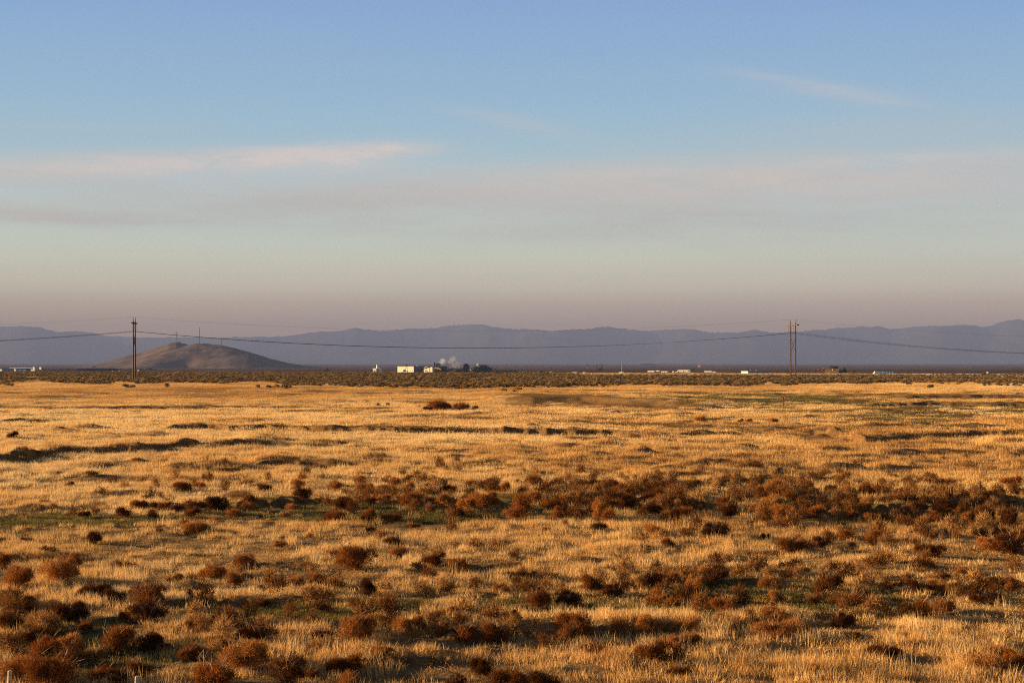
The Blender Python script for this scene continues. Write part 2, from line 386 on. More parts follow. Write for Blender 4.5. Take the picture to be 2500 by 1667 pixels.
# hummocks: low earth mounds scattered over the pasture
hr = random.Random(5)
for i in range(1500):
    v = hr.choice([hr.uniform(975, 1180), hr.uniform(1000, 1110), hr.uniform(985, 1150), hr.uniform(1120, 1660)]); u = hr.uniform(-150, 2650)
    yy = F * HC / (v - VH); xx = (u - UC) / F * yy; r0 = math.hypot(xx, yy); t0 = math.atan2(xx, yy)
    a = hr.uniform(.5, 1.6) * (1 if yy < 100 else 1.3); b = hr.uniform(.35, .8); h = hr.uniform(.10, .30)
    if yy < 62: a *= .45; b *= .6; h *= .35
    elif u < 1200: h *= .75
    i0, i1 = np.searchsorted(rs, [r0 - 4, r0 + 4]); j0, j1 = np.searchsorted(fine, [t0 - 6 / r0, t0 + 6 / r0])
    sx = GX[i0:i1, j0:j1] - xx; sy = GY[i0:i1, j0:j1] - yy
    g = np.exp(-(sx / a) ** 2 - (sy / b) ** 2)
    GZ[i0:i1, j0:j1] += h * g
    BARE_SHADE[i0:i1, j0:j1] = np.maximum(BARE_SHADE[i0:i1, j0:j1], .4 * np.exp(-(sx / a) ** 2 - ((sy + b * .8) / b) ** 2))

def ground(x, y):
    """height of the sheet at x, y (arrays or floats, inside the fine fan)"""
    x = np.asarray(x, float); y = np.asarray(y, float); r = np.hypot(x, y); t = np.arctan2(x, y)
    i = np.clip(np.searchsorted(rs, r) - 1, 0, len(rs) - 2); fi = np.clip((r - rs[i]) / (rs[i + 1] - rs[i]), 0, 1)
    j = np.clip(((t - fine[0]) / (fine[1] - fine[0])).astype(int), 0, len(fine) - 2); fj = np.clip((t - fine[j]) / (fine[1] - fine[0]), 0, 1)
    g = GZ
    return (g[i, j] * (1 - fj) + g[i, j + 1] * fj) * (1 - fi) + (g[i + 1, j] * (1 - fj) + g[i + 1, j + 1] * fj) * fi
def ground_field(A, x, y):
    r = np.hypot(x, y); t = np.arctan2(x, y)
    i = np.clip(np.searchsorted(rs, r) - 1, 0, len(rs) - 2); j = np.clip(((t - fine[0]) / (fine[1] - fine[0])).astype(int), 0, len(fine) - 2)
    return A[i, j]
def spot(u, v):
    """where the line of sight through map point (u, v) meets the ground"""
    y = F * HC / (v - VH)
    for _ in range(6):
        z = float(ground((u - UC) / F * y, y)); y = y * .5 + .5 * F * (HC - z) / (v - VH)
    x = (u - UC) / F * y
    return x, y, float(ground(x, y))

# zones of the pasture
def ell(u, v, items):
    t = np.zeros_like(u)
    for uc, vc, ru, rv, a in items: t = t + a * np.exp(-((u - uc) / ru) ** 2 - ((v - vc) / rv) ** 2)
    return t
GREEN_E = [(150, 1275, 260, 16, 1.1), (700, 1250, 200, 20, 1.0), (960, 1262, 220, 26, 1.3), (1500, 1255, 400, 24, .6), (2200, 1262, 240, 30, 1.2), (1350, 1170, 200, 10, .5),
           (1800, 1185, 200, 16, .7), (2000, 1180, 150, 10, .6), (1250, 1480, 420, 36, 1.0), (1950, 1460, 420, 55, .9), (700, 1510, 300, 30, .8), (2200, 1330, 200, 20, .5),
           (1600, 1600, 140, 20, .4), (2430, 1000, 300, 14, .9), (1900, 975, 420, 18, 1.0), (2300, 1022, 300, 14, 1.0), (2000, 1018, 260, 8, .6), (300, 1600, 300, 60, .5), (2350, 1590, 120, 30, .4), (1550, 975, 200, 8, .5)]
ORANGE_E = [(2150, 1130, 520, 45, 1.0), (2250, 1050, 500, 28, .9), (1500, 1130, 420, 35, .55), (1250, 950, 1200, 18, .7), (400, 960, 700, 22, .6), (1100, 1045, 500, 14, .4),
            (1900, 1290, 500, 60, .5), (2400, 1290, 200, 60, .4), (1000, 1280, 200, 14, .4), (150, 1560, 160, 90, .4)]
BROWN_E = [(1300, 973, 120, 8, .9), (1450, 976, 110, 8, .7), (1480, 988, 150, 6, .8), (1640, 994, 130, 5, .8), (930, 1000, 110, 3.5, .8), (400, 998, 330, 3.5, .7), (1500, 1003, 220, 4, .5), (1700, 962, 90, 3, .7), (2050, 958, 120, 3, .6), (1950, 985, 160, 5, .5), (1000, 1022, 130, 5, .5), (2300, 970, 190, 7, 1.0), (1560, 1032, 130, 12, .5), (1780, 1040, 200, 10, .6), (700, 1150, 130, 9, .5), (2300, 992, 260, 5, .7), (350, 1128, 300, 14, .45), (1990, 1066, 60, 9, .8),
           (1950, 1100, 300, 8, .3), (300, 1088, 140, 8, .4), (750, 1092, 120, 7, .6), (600, 1575, 260, 60, .35), (250, 1630, 300, 60, .5)]
STRAW_E = [(650, 1330, 500, 40, 1.), (300, 1440, 200, 30, 1.), (650, 1430, 200, 30, .8), (2300, 1600, 260, 40, 1.), (1450, 1625, 260, 25, .9), (900, 1600, 100, 30, .7), (450, 1380, 200, 30, .8), (1300, 1340, 500, 35, .9), (2150, 1380, 300, 30, .6), (1300, 1200, 40, 5, 0)]
def zones(x, y):
    u, v = uv_of(x, y)
    n = fbm(x / 6.0, y / 11.0, 21, 4); n2 = fbm(x / 2.0, y / 3.0, 22, 3)
    green = sstep(.38, .62, ell(u, v, GREEN_E) * .55 + (n - .5) * 1.1 + (n2 - .5) * .35 + .10 + .16 * sstep(1380, 1500, v) - ell(u, v, STRAW_E) * .6)
    green = np.maximum(green, .8 * sstep(.57, .66, fbm(u / 170, v / 5., 29, 4)) * sstep(950, 965, v) * sstep(1060, 1035, v) * sstep(1350, 1700, u))
    green = green * (1 - .75 * sstep(60, 0, v - 960) * (u < 1200))
    orange = np.clip(ell(u, v, ORANGE_E) * .9 + (fbm(x / 14, y / 20, 23, 3) - .5) * .6, 0, 1)
    brown = sstep(.30, .68, ell(u, v, BROWN_E) * .8 + (fbm(x / 3.5, y / 6.0, 24, 4) - .5) * .9 + .30 * sstep(.58, .70, fbm(x / 13, y / 7, 27, 4)) * sstep(80, 120, y) + (.55 + .25 * (u > 1300)) * sstep(.56, .66, fbm(u / 130, v / 3.6, 28, 4)) * sstep(946, 962, v) * sstep(1175, 1120, v))
    return green, orange, brown
SAGE_NEAR_U = [-300, 0, 120, 280, 450, 650, 720, 850, 1000, 1240, 1340, 1450, 1600, 1860, 2040, 2150, 2330, 2400, 2500, 2800]
SAGE_NEAR_V = [941, 939, 937, 938, 938, 938, 946, 951, 953, 957, 951, 949, 948, 944, 942, 938, 936, 938, 940, 940]
def sage_near_d(u): return F * HC / (np.interp(u, SAGE_NEAR_U, SAGE_NEAR_V) - VH)

GRN, ORG, BRN = zones(GX, np.where(inview, GY, 1e5))
U_, V_ = uv_of(GX, np.where(inview, GY, 1e5))
GRN = np.where(inview & (RR < 420), GRN, 0)
BARE_SHADE = np.maximum(BARE_SHADE, np.where(inview & (RR < 420), BRN * .8, 0))
STR = 0.35 + .55 * sstep(60, 200, RR) - .3 * sstep(.5, .8, fbm(GX / 2.5, GY / 3.5, 25, 4))
STR = np.clip(STR, 0, 1); STR = np.where(RR > 430, .40, STR)
FARP = sstep(850, 1500, RR)

nr, nt = RR.shape
idx = np.arange(nr * nt).reshape(nr, nt)
jn = np.concatenate([np.arange(1, nt), [0]])
f = np.stack([idx[:-1, :], idx[:-1, :][:, jn], idx[1:, :][:, jn], idx[1:, :]], -1).reshape(-1, 4)
f = f[:, ::-1]
co = np.stack([GX, GY, GZ], -1).reshape(-1, 3)
gm = np_mesh('ground', co, f, M_GROUND, True)
for nme, A in (('straw', STR), ('green', GRN), ('bare', BARE_SHADE), ('farplain', FARP)):
    a = gm.attributes.new(nme, 'FLOAT', 'POINT'); a.data.foreach_set('value', A.astype(np.float32).ravel())
go = bpy.data.objects.new('ground', gm); C.objects.link(go)
tag(go, 'wide flat dry pasture and plain reaching the mountains', 'ground', kind='structure')

# ------------------------------------------------------------------ mountains and hill
RIDGE = [(-900, 800), (-500, 792), (-200, 800), (0, 796), (54, 794), (103, 798), (141, 809), (190, 807), (231, 812), (258, 819), (340, 822), (470, 823), (600, 822), (668, 820), (709, 819), (750, 812), (790, 807),
         (831, 804), (867, 798), (899, 803), (940, 805), (981, 802), (1008, 800), (1063, 800), (1103, 792), (1144, 790), (1177, 792), (1212, 798), (1256, 802), (1293, 801), (1340, 808), (1396, 803), (1453, 799),
         (1489, 795), (1517, 800), (1573, 807), (1621, 802), (1649, 800), (1691, 803), (1747, 809), (1803, 811), (1845, 804), (1887, 811), (1969, 805), (2023, 801), (2078, 797), (2148, 796), (2167, 801),
         (2200, 801), (2222, 797), (2268, 794), (2309, 794), (2350, 791), (2399, 796), (2431, 790), (2459, 781), (2480, 778), (2520, 777), (2700, 772), (3000, 785), (3400, 790)]
def heightfield(name, xs, ys, Z, m):
    XX, YY = np.meshgrid(xs, ys, indexing='ij'); n, k = XX.shape
    idx = np.arange(n * k).reshape(n, k)
    fc = np.stack([idx[:-1, :-1], idx[1:, :-1], idx[1:, 1:], idx[:-1, 1:]], -1).reshape(-1, 4)
    me = np_mesh(name, np.stack([XX, YY, Z], -1).reshape(-1, 3), fc, m, True)
    o = bpy.data.objects.new(name, me); C.objects.link(o); return o
xs = np.linspace(-13500, 13500, 900); ys = np.linspace(15500, 24500, 110)
XX, YY = np.meshgrid(xs, ys, indexing='ij')
us = UC + F * XX / YY
rv = np.interp(us, [p[0] for p in RIDGE], [p[1] for p in RIDGE]) + (fbm(us / 16.0, us * 0, 41, 3) - .5) * 3.0
top = HC + (VH - rv) / F * YY
YR = 20000 + (fbm(us / 260.0, us * 0 + 3, 43, 2) - .5) * 3000
t = (YY - YR) / 3800
w = np.where(t < 0, np.clip(1 + t, 0, 1) ** 1.5, np.clip(1 - t, 0, 1) ** 1.3)
rav = np.abs(fbm(XX / 420, YY / 1900, 44, 5) - .5) * 2
mz = (top + 14) * w * (1 - .38 * rav * (1 - w) ** .4 * (w > 0)) - 14
mz = np.where(np.abs(t) < .03, np.minimum(mz, top), mz)
# the ridge row itself keeps the silhouette
mo = heightfield('mountains', xs, ys, mz, M_MOUNT)
tag(mo, 'long blue hazy mountain range along the horizon', 'mountains', kind='structure')
# low foothill rise in front of the range
xs = np.linspace(700, 2600, 160); ys = np.linspace(7200, 8800, 40); XX, YY = np.meshgrid(xs, ys, indexing='ij')
us = UC + F * XX / YY
pv = np.interp(us, [1380, 1450, 1500, 1530, 1560, 1600, 1660, 1740, 1850, 1950], [893, 890, 886.5, 885.5, 886, 888, 888.5, 890.5, 891.5, 893])
tz = HC + (VH - pv) / F * YY
zz = (tz + 13) * np.clip(1 - ((YY - 8000) / 750) ** 2, 0, 1) - 13 + (fbm(XX / 90, YY / 90, 45, 4) - .5) * 5
fo = heightfield('low_hill', xs, ys, zz, M_HILL); tag(fo, 'low dark rise far behind the white buildings', 'hill', kind='structure')
# the lone hill
SA = [(130, 900), (190, 895), (215, 892.5), (240, 888), (300, 872), (345, 861), (395, 843.5), (412, 837.5), (430, 835), (450, 838), (480, 850), (540, 868), (620, 885), (700, 897), (760, 903)]
SB = [(260, 903), (320, 889), (357, 876), (400, 861), (440, 849), (462, 842), (480, 838.5), (500, 837.5), (530, 841), (545, 843), (560, 847), (600, 857.5), (650, 872.5), (700, 885), (740, 892), (790, 897), (860, 903)]
xs = np.linspace(-1800, -330, 440); ys = np.linspace(3000, 5600, 260); XX, YY = np.meshgrid(xs, ys, indexing='ij')
us = UC + F * XX / YY
def dome(S, yc, wn_, wf):
    yc = yc + (fbm(XX / 160, YY * 0 + yc, 46, 3) - .5) * 160
    pv = np.interp(us, [p[0] for p in S], [p[1] for p in S])
    tz = HC + (VH - pv) / F * YY
    t = YY - yc; k = np.where(t < 0, np.clip(1 + t / wn_, 0, 1), np.clip(1 - t / wf, 0, 1))
    return (tz + 14) * np.where(k > 0, 1 - (1 - k) ** 1.7, 0) - 14
za = dome(SA, 4550, 360, 700); zb = dome(SB, 4150, 320, 600)
zz = np.maximum(za, zb) + (fbm(XX / 60, YY / 110, 47, 5) - .5) * 6.5 * sstep(-8, 20, np.maximum(za, zb))
ho = heightfield('hill', xs, ys, zz, M_HILL); tag(ho, 'lone rounded hill with masts standing on its top', 'hill', kind='structure')
HILLX, HILLY, HILLZ = xs.copy(), ys.copy(), zz.copy()
def hill_z(x, y):
    i = int(np.clip(np.searchsorted(HILLX, x), 0, len(HILLX) - 1)); j = int(np.clip(np.searchsorted(HILLY, y), 0, len(HILLY) - 1)); return float(HILLZ[i, j])

# ------------------------------------------------------------------ plants
def tuft_mesh(name, n, rad, h0, h1, w, lean, m, seed, seg=2):
    g = np.random.default_rng(seed); vs = []; fs = []
    a = g.uniform(0, 2 * np.pi, n); r = rad * np.sqrt(g.uniform(0, 1, n)); px, py = r * np.cos(a), r * np.sin(a)
    hh = g.uniform(h0, h1, n) * (1 - .35 * (r / rad) ** 2); la = g.uniform(0, 2 * np.pi, n); lm = g.uniform(.05, 1, n) * lean * hh; fa = g.uniform(0, np.pi, n)
    for i in range(n):
        b = len(vs); dx, dy = math.cos(fa[i]) * w / 2, math.sin(fa[i]) * w / 2; lx, ly = math.cos(la[i]) * lm[i], math.sin(la[i]) * lm[i]
        for s_ in range(seg):
            t = s_ / seg; ww = 1 - t * .55
            cx, cy, cz = px[i] + lx * t * t, py[i] + ly * t * t, hh[i] * t - .03
            vs += [(cx - dx * ww, cy - dy * ww, cz), (cx + dx * ww, cy + dy * ww, cz)]
        vs.append((px[i] + lx, py[i] + ly, hh[i]))
        for s_ in range(seg - 1): fs.append((b + 2 * s_, b + 2 * s_ + 1, b + 2 * s_ + 3, b + 2 * s_ + 2))
        e = b + 2 * (seg - 1); fs.append((e, e + 1, b + 2 * seg))
    me = bpy.data.meshes.new(name); me.from_pydata(vs, [], fs); me.materials.append(m); me.update()
    return me

def scatter(name, protos, pts, rot, scl, tone, which, hscl=None):
    """ONE object: points carrying geometry-node instances of unlinked tufts"""
    me = bpy.data.meshes.new(name); n = len(pts)
    me.vertices.add(n); me.vertices.foreach_set('co', pts.astype(np.float32).ravel())
    def attr(nm, ty, arr):
        a = me.attributes.new(nm, ty, 'POINT')
        a.data.foreach_set('vector' if ty == 'FLOAT_VECTOR' else 'value', arr.ravel())
    attr('tone', 'FLOAT', tone.astype(np.float32)); attr('which', 'INT', which.astype(np.int32))
    attr('rot', 'FLOAT_VECTOR', rot.astype(np.float32)); attr('scl', 'FLOAT_VECTOR', scl.astype(np.float32))
    me.update()
    o = bpy.data.objects.new(name, me); C.objects.link(o)
    ng = bpy.data.node_groups.new(name + '_scatter', 'GeometryNodeTree')
    ng.interface.new_socket('Geometry', in_out='INPUT', socket_type='NodeSocketGeometry'); ng.interface.new_socket('Geometry', in_out='OUTPUT', socket_type='NodeSocketGeometry')
    gi = ng.nodes.new('NodeGroupInput'); gout = ng.nodes.new('NodeGroupOutput'); jn_ = ng.nodes.new('GeometryNodeJoinGeometry')
    def na(nm, ty):
        q = ng.nodes.new('GeometryNodeInputNamedAttribute'); q.data_type = ty; q.inputs[0].default_value = nm
        return next(s for s in q.outputs if s.enabled and s.name == 'Attribute')
    aw, ar, as_ = na('which', 'INT'), na('rot', 'FLOAT_VECTOR'), na('scl', 'FLOAT_VECTOR')
    for k, pm in enumerate(protos):
        po = bpy.data.objects.new(name + '_source', pm)       # not linked to the scene: only read by the scatter
        oi = ng.nodes.new('GeometryNodeObjectInfo'); oi.inputs['Object'].default_value = po; oi.inputs['As Instance'].default_value = True
        ip = ng.nodes.new('GeometryNodeInstanceOnPoints')
        cp = ng.nodes.new('FunctionNodeCompare'); cp.data_type = 'INT'; cp.operation = 'EQUAL'
        ins = [s for s in cp.inputs if s.enabled]; ng.links.new(aw, ins[0]); ins[1].default_value = k
        ng.links.new(gi.outputs[0], ip.inputs['Points']); ng.links.new(cp.outputs[0], ip.inputs['Selection'])
        ng.links.new(oi.outputs['Geometry'], ip.inputs['Instance']); ng.links.new(ar, ip.inputs['Rotation']); ng.links.new(as_, ip.inputs['Scale'])
        ng.links.new(ip.outputs[0], jn_.inputs[0])
    ng.links.new(jn_.outputs[0], gout.inputs[0])
    md = o.modifiers.new('scatter', 'NODES'); md.node_group = ng
    return o

def fan_points(n, d0, d1, margin_l=7, margin_r=3, half=1320.0):
    """random ground points, even per m2, between two distances across the view"""
    y = np.sqrt(rng.uniform(d0 ** 2, d1 ** 2, n)); k = half / F
    x = rng.uniform(-1, 1, n) * (k * y) ; x = np.where(x < 0, x * (1 + margin_l / (k * y)), x * (1 + margin_r / (k * y)))
    return x, y
def rots(n, tilt=.12): return np.stack([rng.normal(0, tilt, n), rng.normal(0, tilt, n), rng.uniform(0, 6.283, n)], -1)

DG = [tuft_mesh('dry_tuft', 46, .20, .20, .46, .010, .45, M_STRAW, 1), tuft_mesh('dry_tuft', 60, .30, .12, .34, .010, .65, M_STRAW, 2), tuft_mesh('tall_stalks', 22, .22, .35, .75, .009, .25, M_STRAW, 3, 2),
      tuft_mesh('far_tuft', 90, .9, .13, .36, .021, .5, M_STRAW, 4), tuft_mesh('far_tuft', 90, 1.1, .09, .26, .024, .6, M_STRAW, 5)]
P = []; Wn = []; S = []; T = []
for (d0, d1, dens, typ) in ((20, 50, 12, 's'), (50, 85, 6, 's'), (20, 45, 15, 'n'), (45, 75, 12, 'n'), (75, 125, 11, 'n'), (110, 200, 2.4, 'f'), (200, 460, 1.3, 'f'), (460, 860, .10, 'f')):
    area = (d1 ** 2 - d0 ** 2) * 1320 / F + (d1 - d0) * 10
    n = int(area * dens); x, y = fan_points(n, d0, d1)
    g, og, bw = zones(x, y); bare = ground_field(BARE_SHADE, x, y)
    u, v = uv_of(x, y)
    clump = fbm(x / 1.5, y / 1.2, 31, 3); big = fbm(x / 5.5, y / 4.5, 32, 3); nearz = sstep(90, 50, y)
    keep = rng.uniform(0, 1, n) < np.clip((1 - .86 * g) * (1 - .40 * sstep(.35, .8, bare)) * (1 - .25 * bw) * (.10 + 1.35 * sstep(.34, .64, clump)) * (1 - .6 * sstep(.56, .72, fbm(x / 7, y / 6, 37, 4))) * (1 - .75 * nearz * sstep(.55, .40, big)), 0, 1)
    if typ == 's': keep = rng.uniform(0, 1, n) < .8
    if d0 >= 460: keep = rng.uniform(0, 1, n) < .8
    x, y, g, og, bw, clump, big, u, v, bare = (q[keep] for q in (x, y, g, og, bw, clump, big, u, v, bare)); n = len(x)
    z = ground(x, y)
    hs = (.55 + .9 * clump) * (.7 + .6 * big) * rng.uniform(.75, 1.2, n) * (1 - .35 * g)
    hs = hs * np.where(v < 990, .75, 1.0) * (1 - .38 * sstep(95, 55, y))
    nearz = nearz[keep]
    hs = hs * (1 - .15 * sstep(1260, 1180, v)) * (1 - .45 * sstep(.2, .8, bare) - .25 * bw)
    if typ == 's': w_ = np.full(n, 1); wid = rng.uniform(.9, 1.6, n); hs = hs * .33
    elif typ == 'n':
        belt = sstep(1175, 1200, v) * sstep(1300, 1270, v) * sstep(700, 1100, u)
        tall = rng.uniform(0, 1, n) < .05 + .10 * og + .25 * belt
        w_ = np.where(tall, 2, rng.integers(0, 2, n)); wid = rng.uniform(.8, 1.3, n)
    else:
        w_ = rng.integers(3, 5, n); wid = rng.uniform(.8, 1.4, n)
    wscale = 1.0 + sstep(45, 110, y) * (.9 if typ == 'n' else .0)
    tone = .68 - (.3 if typ == 's' else 0) - .36 * og - .55 * sstep(.1, .7, bw) - .75 * sstep(.15, .7, bare) - .10 * g + (fbm(x / 9, y / 14, 33, 3) - .5) * .75 + rng.normal(0, .045, n) + (.08 + .12 * sstep(1500, 1100, u)) * sstep(1300, 1120, v) * sstep(985, 1010, v)
    P.append(np.stack([x, y, z], -1)); Wn.append(w_); S.append(np.stack([wid * wscale, wid * wscale, hs], -1)); T.append(np.clip(tone, .02, .98))
P = np.concatenate(P); Wn = np.concatenate(Wn); S = np.concatenate(S); T = np.concatenate(T)
print('dry tufts', len(P))
gr = scatter('dry_grass', DG, P, rots(len(P)), S, T, Wn); tag(gr, 'golden dry grass covering the pasture', 'grass', kind='stuff')

GG = [tuft_mesh('green_tuft', 60, .30, .04, .13, .014, .6, M_GREEN, 6), tuft_mesh('green_tuft', 60, .8, .05, .16, .03, .5, M_GREEN, 7)]
P = []; Wn = []; S = []; T = []
for (d0, d1, dens, k) in ((20, 60, 10, 0), (60, 110, 5, 0), (100, 330, .8, 1)):
    area = (d1 ** 2 - d0 ** 2) * 1320 / F + (d1 - d0) * 10; n = int(area * dens); x, y = fan_points(n, d0, d1)
    g, og, bw = zones(x, y); keep = (rng.uniform(0, 1, n) < g) & (ground_field(BARE_SHADE, x, y) < .5)
    x, y = x[keep], y[keep]; n = len(x)
    P.append(np.stack([x, y, ground(x, y)], -1)); Wn.append(np.full(n, k)); s_ = rng.uniform(.7, 1.3, n); S.append(np.stack([s_, s_, rng.uniform(.6, 1.3, n)], -1))
    T.append(np.clip(fbm(x / 3, y / 5, 35, 3) + rng.normal(0, .1, n), 0, 1))
P = np.concatenate(P); print('green tufts', len(P))
gg = scatter('green_grass', GG, P, rots(len(P)), np.concatenate(S), np.concatenate(T), np.concatenate(Wn)); tag(gg, 'short green ground cover between the rust shrubs', 'ground cover', kind='stuff')

def spray(g, n, cen, rad, ln, w, out=.8, shell=.45):
    """n slender leaf/twig triangles through a dome"""
    d = g.normal(size=(n, 3)); d[:, 2] = np.abs(d[:, 2]) * 1.0 - .15; d /= np.linalg.norm(d, axis=1)[:, None]
    r = (shell + (1 - shell) * g.uniform(0, 1, n)) ** .6
    p = np.asarray(cen) + d * r[:, None] * np.asarray(rad)
    dr = d * out + g.normal(size=(n, 3)) * .55; dr[:, 2] += .25; dr /= np.linalg.norm(dr, axis=1)[:, None]
    L = g.uniform(.6, 1.3, n)[:, None] * ln
    sd = np.cross(dr, g.normal(size=(n, 3))); sd /= np.linalg.norm(sd, axis=1)[:, None]; sd *= w * .5
    a = p - sd; b = p + sd; c = p + dr * L
    return np.stack([a, b, c], 1).reshape(-1, 3)
def shrub_mesh(name, seed, n, m, kind='round', fine_=1.0):
    """unit bush: about 1 wide, 0.8 tall, built from lobes of twigs"""
    g = np.random.default_rng(seed); V = []
    lobes = {'round': 9, 'low': 10, 'upright': 7}[kind]
    hgt = {'round': .36, 'low': .20, 'upright': .42}[kind]; spread = {'round': .32, 'low': .40, 'upright': .24}[kind]
    for i in range(lobes):
        a = g.uniform(0, 6.283); r = spread * math.sqrt(g.uniform(0, 1))
        cen = (r * math.cos(a), r * math.sin(a), hgt * g.uniform(.35, 1.25)); rad = np.array([.19, .19, .23 if kind != 'low' else .13]) * g.uniform(.55, 1.3)
        V.append(spray(g, n // (lobes + 2), cen, rad, .13 * fine_, .014 * fine_, shell=g.uniform(.1, .5)))
    V.append(spray(g, n // lobes, (0, 0, hgt * .5), np.array([.40, .40, hgt * .75]), .10 * fine_, .016 * fine_, shell=.1))
    # stray whips
    k = max(10, n // 28); d = g.normal(size=(k, 3)); d[:, 2] = np.abs(d[:, 2]) + .3; d /= np.linalg.norm(d, axis=1)[:, None]
    sd = np.cross(d, g.normal(size=(k, 3))); sd /= np.linalg.norm(sd, axis=1)[:, None]
    V.append(np.stack([d * .1 - sd * .006, d * .1 + sd * .006, d * g.uniform(.5, .72, k)[:, None]], 1).reshape(-1, 3))
    V = np.concatenate(V); V[:, 2] = np.maximum(V[:, 2], -.02)
    return np_mesh(name, V, np.arange(len(V)).reshape(-1, 3), m)
def branch_mesh(name, seed):
    g = random.Random(seed); b = MB()
    for i in range(9):
        a = g.uniform(0, 6.283); s_ = g.uniform(.15, .42); h = g.uniform(.35, .7)
        p0 = Vector((g.uniform(-.04, .04), g.uniform(-.04, .04), -.03)); p2 = Vector((s_ * math.cos(a), s_ * math.sin(a), h)); p1 = p0.lerp(p2, .5) + Vector((g.uniform(-.06, .06), g.uniform(-.06, .06), .05))
        b.tube([p0, p1, p2], [.016, .010, .004], 5)
        for _ in range(3):
            q = p1.lerp(p2, g.random()); e = q + Vector((g.uniform(-.16, .16), g.uniform(-.16, .16), g.uniform(.04, .2))); b.tube([q, e], [.006, .002], 4)
    return b.mesh(name, M_TWIG)
KINDS_ = ['round', 'round', 'low', 'upright', 'round', 'low']
HI = [(k, shrub_mesh('shrub_foliage', 100 + i, 5200, M_RUST, k, .85)) for i, k in enumerate(KINDS_)]
LO = [(k, shrub_mesh('rust_shrub', 200 + i, 1500, M_RUST, k, 1.5)) for i, k in enumerate(KINDS_)]
BR = [branch_mesh('shrub_branches', 300 + i) for i in range(3)]

SHRUBS = """32 1075 26;75 1100 15;170 1190 22;443 1203 48l;484 1195 32l;109 1237 24;334 1241 28;353 1242 26;378 1243 26;404 1247 30;436 1252 30;478 1256 42;528 1247 48;470 1264 38;612 1228 36;646 1204 32;
735 1223 44;728 1192 28;835 1242 46;817 1202 40;568 1266 34;303 1265 38;368 1266 28;207 1266 24;712 1250 30;452 1285 22;480 1300 50l;818 1274 46l;228 1328 42;279 1237 12;876 1179 28;964 1193 34;898 1211 46;
903 1231 26;937 1231 32;1005 1239 56;1001 1203 36;1076 1195 34;1094 1207 32;1092 1238 42;1051 1229 20;1190 1204 48;1232 1211 30u;1269 1187 22;1301 1191 40;1183 1243 66;1140 1248 44;1151 1191 30l;1273 1266 58u;
1248 1267 38;1301 1222 42;1346 1247 46;1387 1233 36;1426 1202 40;1419 1191 28;1451 1193 34;1480 1197 44l;1376 1269 50;1416 1270 36;1444 1210 36;1476 1273 64;1508 1214 42;1537 1220 42;1580 1191 20u;1605 1206 42;
1637 1206 42;1533 1246 52;1594 1234 52;1626 1240 46;1566 1263 40;1590 1260 40;1641 1281 50;1655 1238 40;1594 1310 36;1112 1263 34;1194 1274 16;905 1275 44;953 1274 40l;1126 1003 34l;1073 1003 46l;1160 1002 17;1043 1003 20l;
922 993 12;946 989 8;1699 1190 25;1899 1202 60l;1956 1204 50;2031 1206 32;2067 1214 46;2121 1217 52;2196 1217 32;1871 1227 58;1910 1230 50;1839 1253 28;1771 1242 42;1792 1232 32;1960 1247 52;1889 1243 44;
1778 1264 42;1921 1277 58;1992 1265 40;2071 1234 48;2114 1252 48;2081 1270 32;2128 1276 32;2296 1185 25;2406 1178 14;2469 1192 40;2306 1238 48;2353 1240 52l;2413 1228 36;2196 1263 28;2281 1276 34;2313 1264 34;
2396 1280 62;2367 1278 36;2464 1291 54u;2446 1316 44;2485 1322 44;1749 1314 54;1870 1320 25;2067 1318 36;1710 1033 23;1808 1032 15;1828 1033 15;1888 1033 24l;1671 1270 42;1667 1199 28;684 1338 31;8 1390 42u;
150 1424 84;40 1438 74;172 1390 58;592 1390 48;520 1413 60l;575 1430 44;434 1417 26;718 1432 48l;780 1433 46;232 1460 66l;278 1473 52;357 1478 72;357 1522 74;303 1514 32;165 1523 82;557 1530 52;475 1537 40l;
285 1588 86;362 1588 62;404 1592 32;107 1624 92;172 1602 70;600 1634 104;132 1682 112;250 1664 62;292 1678 54;340 1660 60;464 1612 50;622 1562 60l;700 1668 84;822 1642 50;520 1672 100l;852 1688 62;869 1392 78;
975 1358 46l;1062 1384 54;1122 1404 56;1243 1414 28;1268 1417 34;1298 1417 32;898 1454 42u;1630 1339 33;1585 1432 50;1627 1430 52;1657 1422 48;1315 1484 62;1392 1480 58;1444 1447 60;1500 1458 50;1222 1452 40;
1612 1477 52;1108 1510 40;866 1567 82;1001 1548 72;1062 1523 42;1073 1552 42;1130 1564 58;1208 1557 62;1248 1527 46;1408 1552 78;1383 1572 56;1512 1553 40u;1583 1548 64;1594 1617 72;1437 1592 40l;1650 1592 50;
1180 1648 66;1250 1684 78;1323 1692 74;850 1642 66;1115 1684 52;1713 1426 68;1696 1442 52;1755 1418 50;1842 1393 31;1938 1353 50;2003 1338 42;1922 1352 48;1962 1345 40;2135 1322 40;1874 1437 42;2020 1442 58;
2113 1427 24;1770 1494 56;1896 1473 42;1892 1518 62;1981 1480 36;2081 1484 58l;2135 1492 42;2238 1449 48;2281 1443 42;2312 1452 42;2235 1515 72;2296 1503 62;2388 1472 40;2424 1440 46;2474 1443 52;2464 1353 72;
2413 1343 50;2274 1360 58l;1942 1548 62l;2053 1533 52;1678 1548 62;1767 1523 40;1680 1573 50l;1892 1563 76l;2453 1623 68;2410 1632 70l;2492 1634 56;2085 1557 24;2160 1602 56l;960 1330 40l;905 1300 24l;1010 1290 22l;
1330 1300 26l;1460 1296 30l;60 1480 50l;20 1540 60;70 1570 50;210 1540 40l;640 1480 36l;760 1520 40l;780 1560 44l;930 1600 40l;1300 1410 24l;1820 1620 40l;1990 1640 36l;2210 1560 30l;2350 1400 30l;40 1660 80;1660 1655 50l;760 1655 40l"""
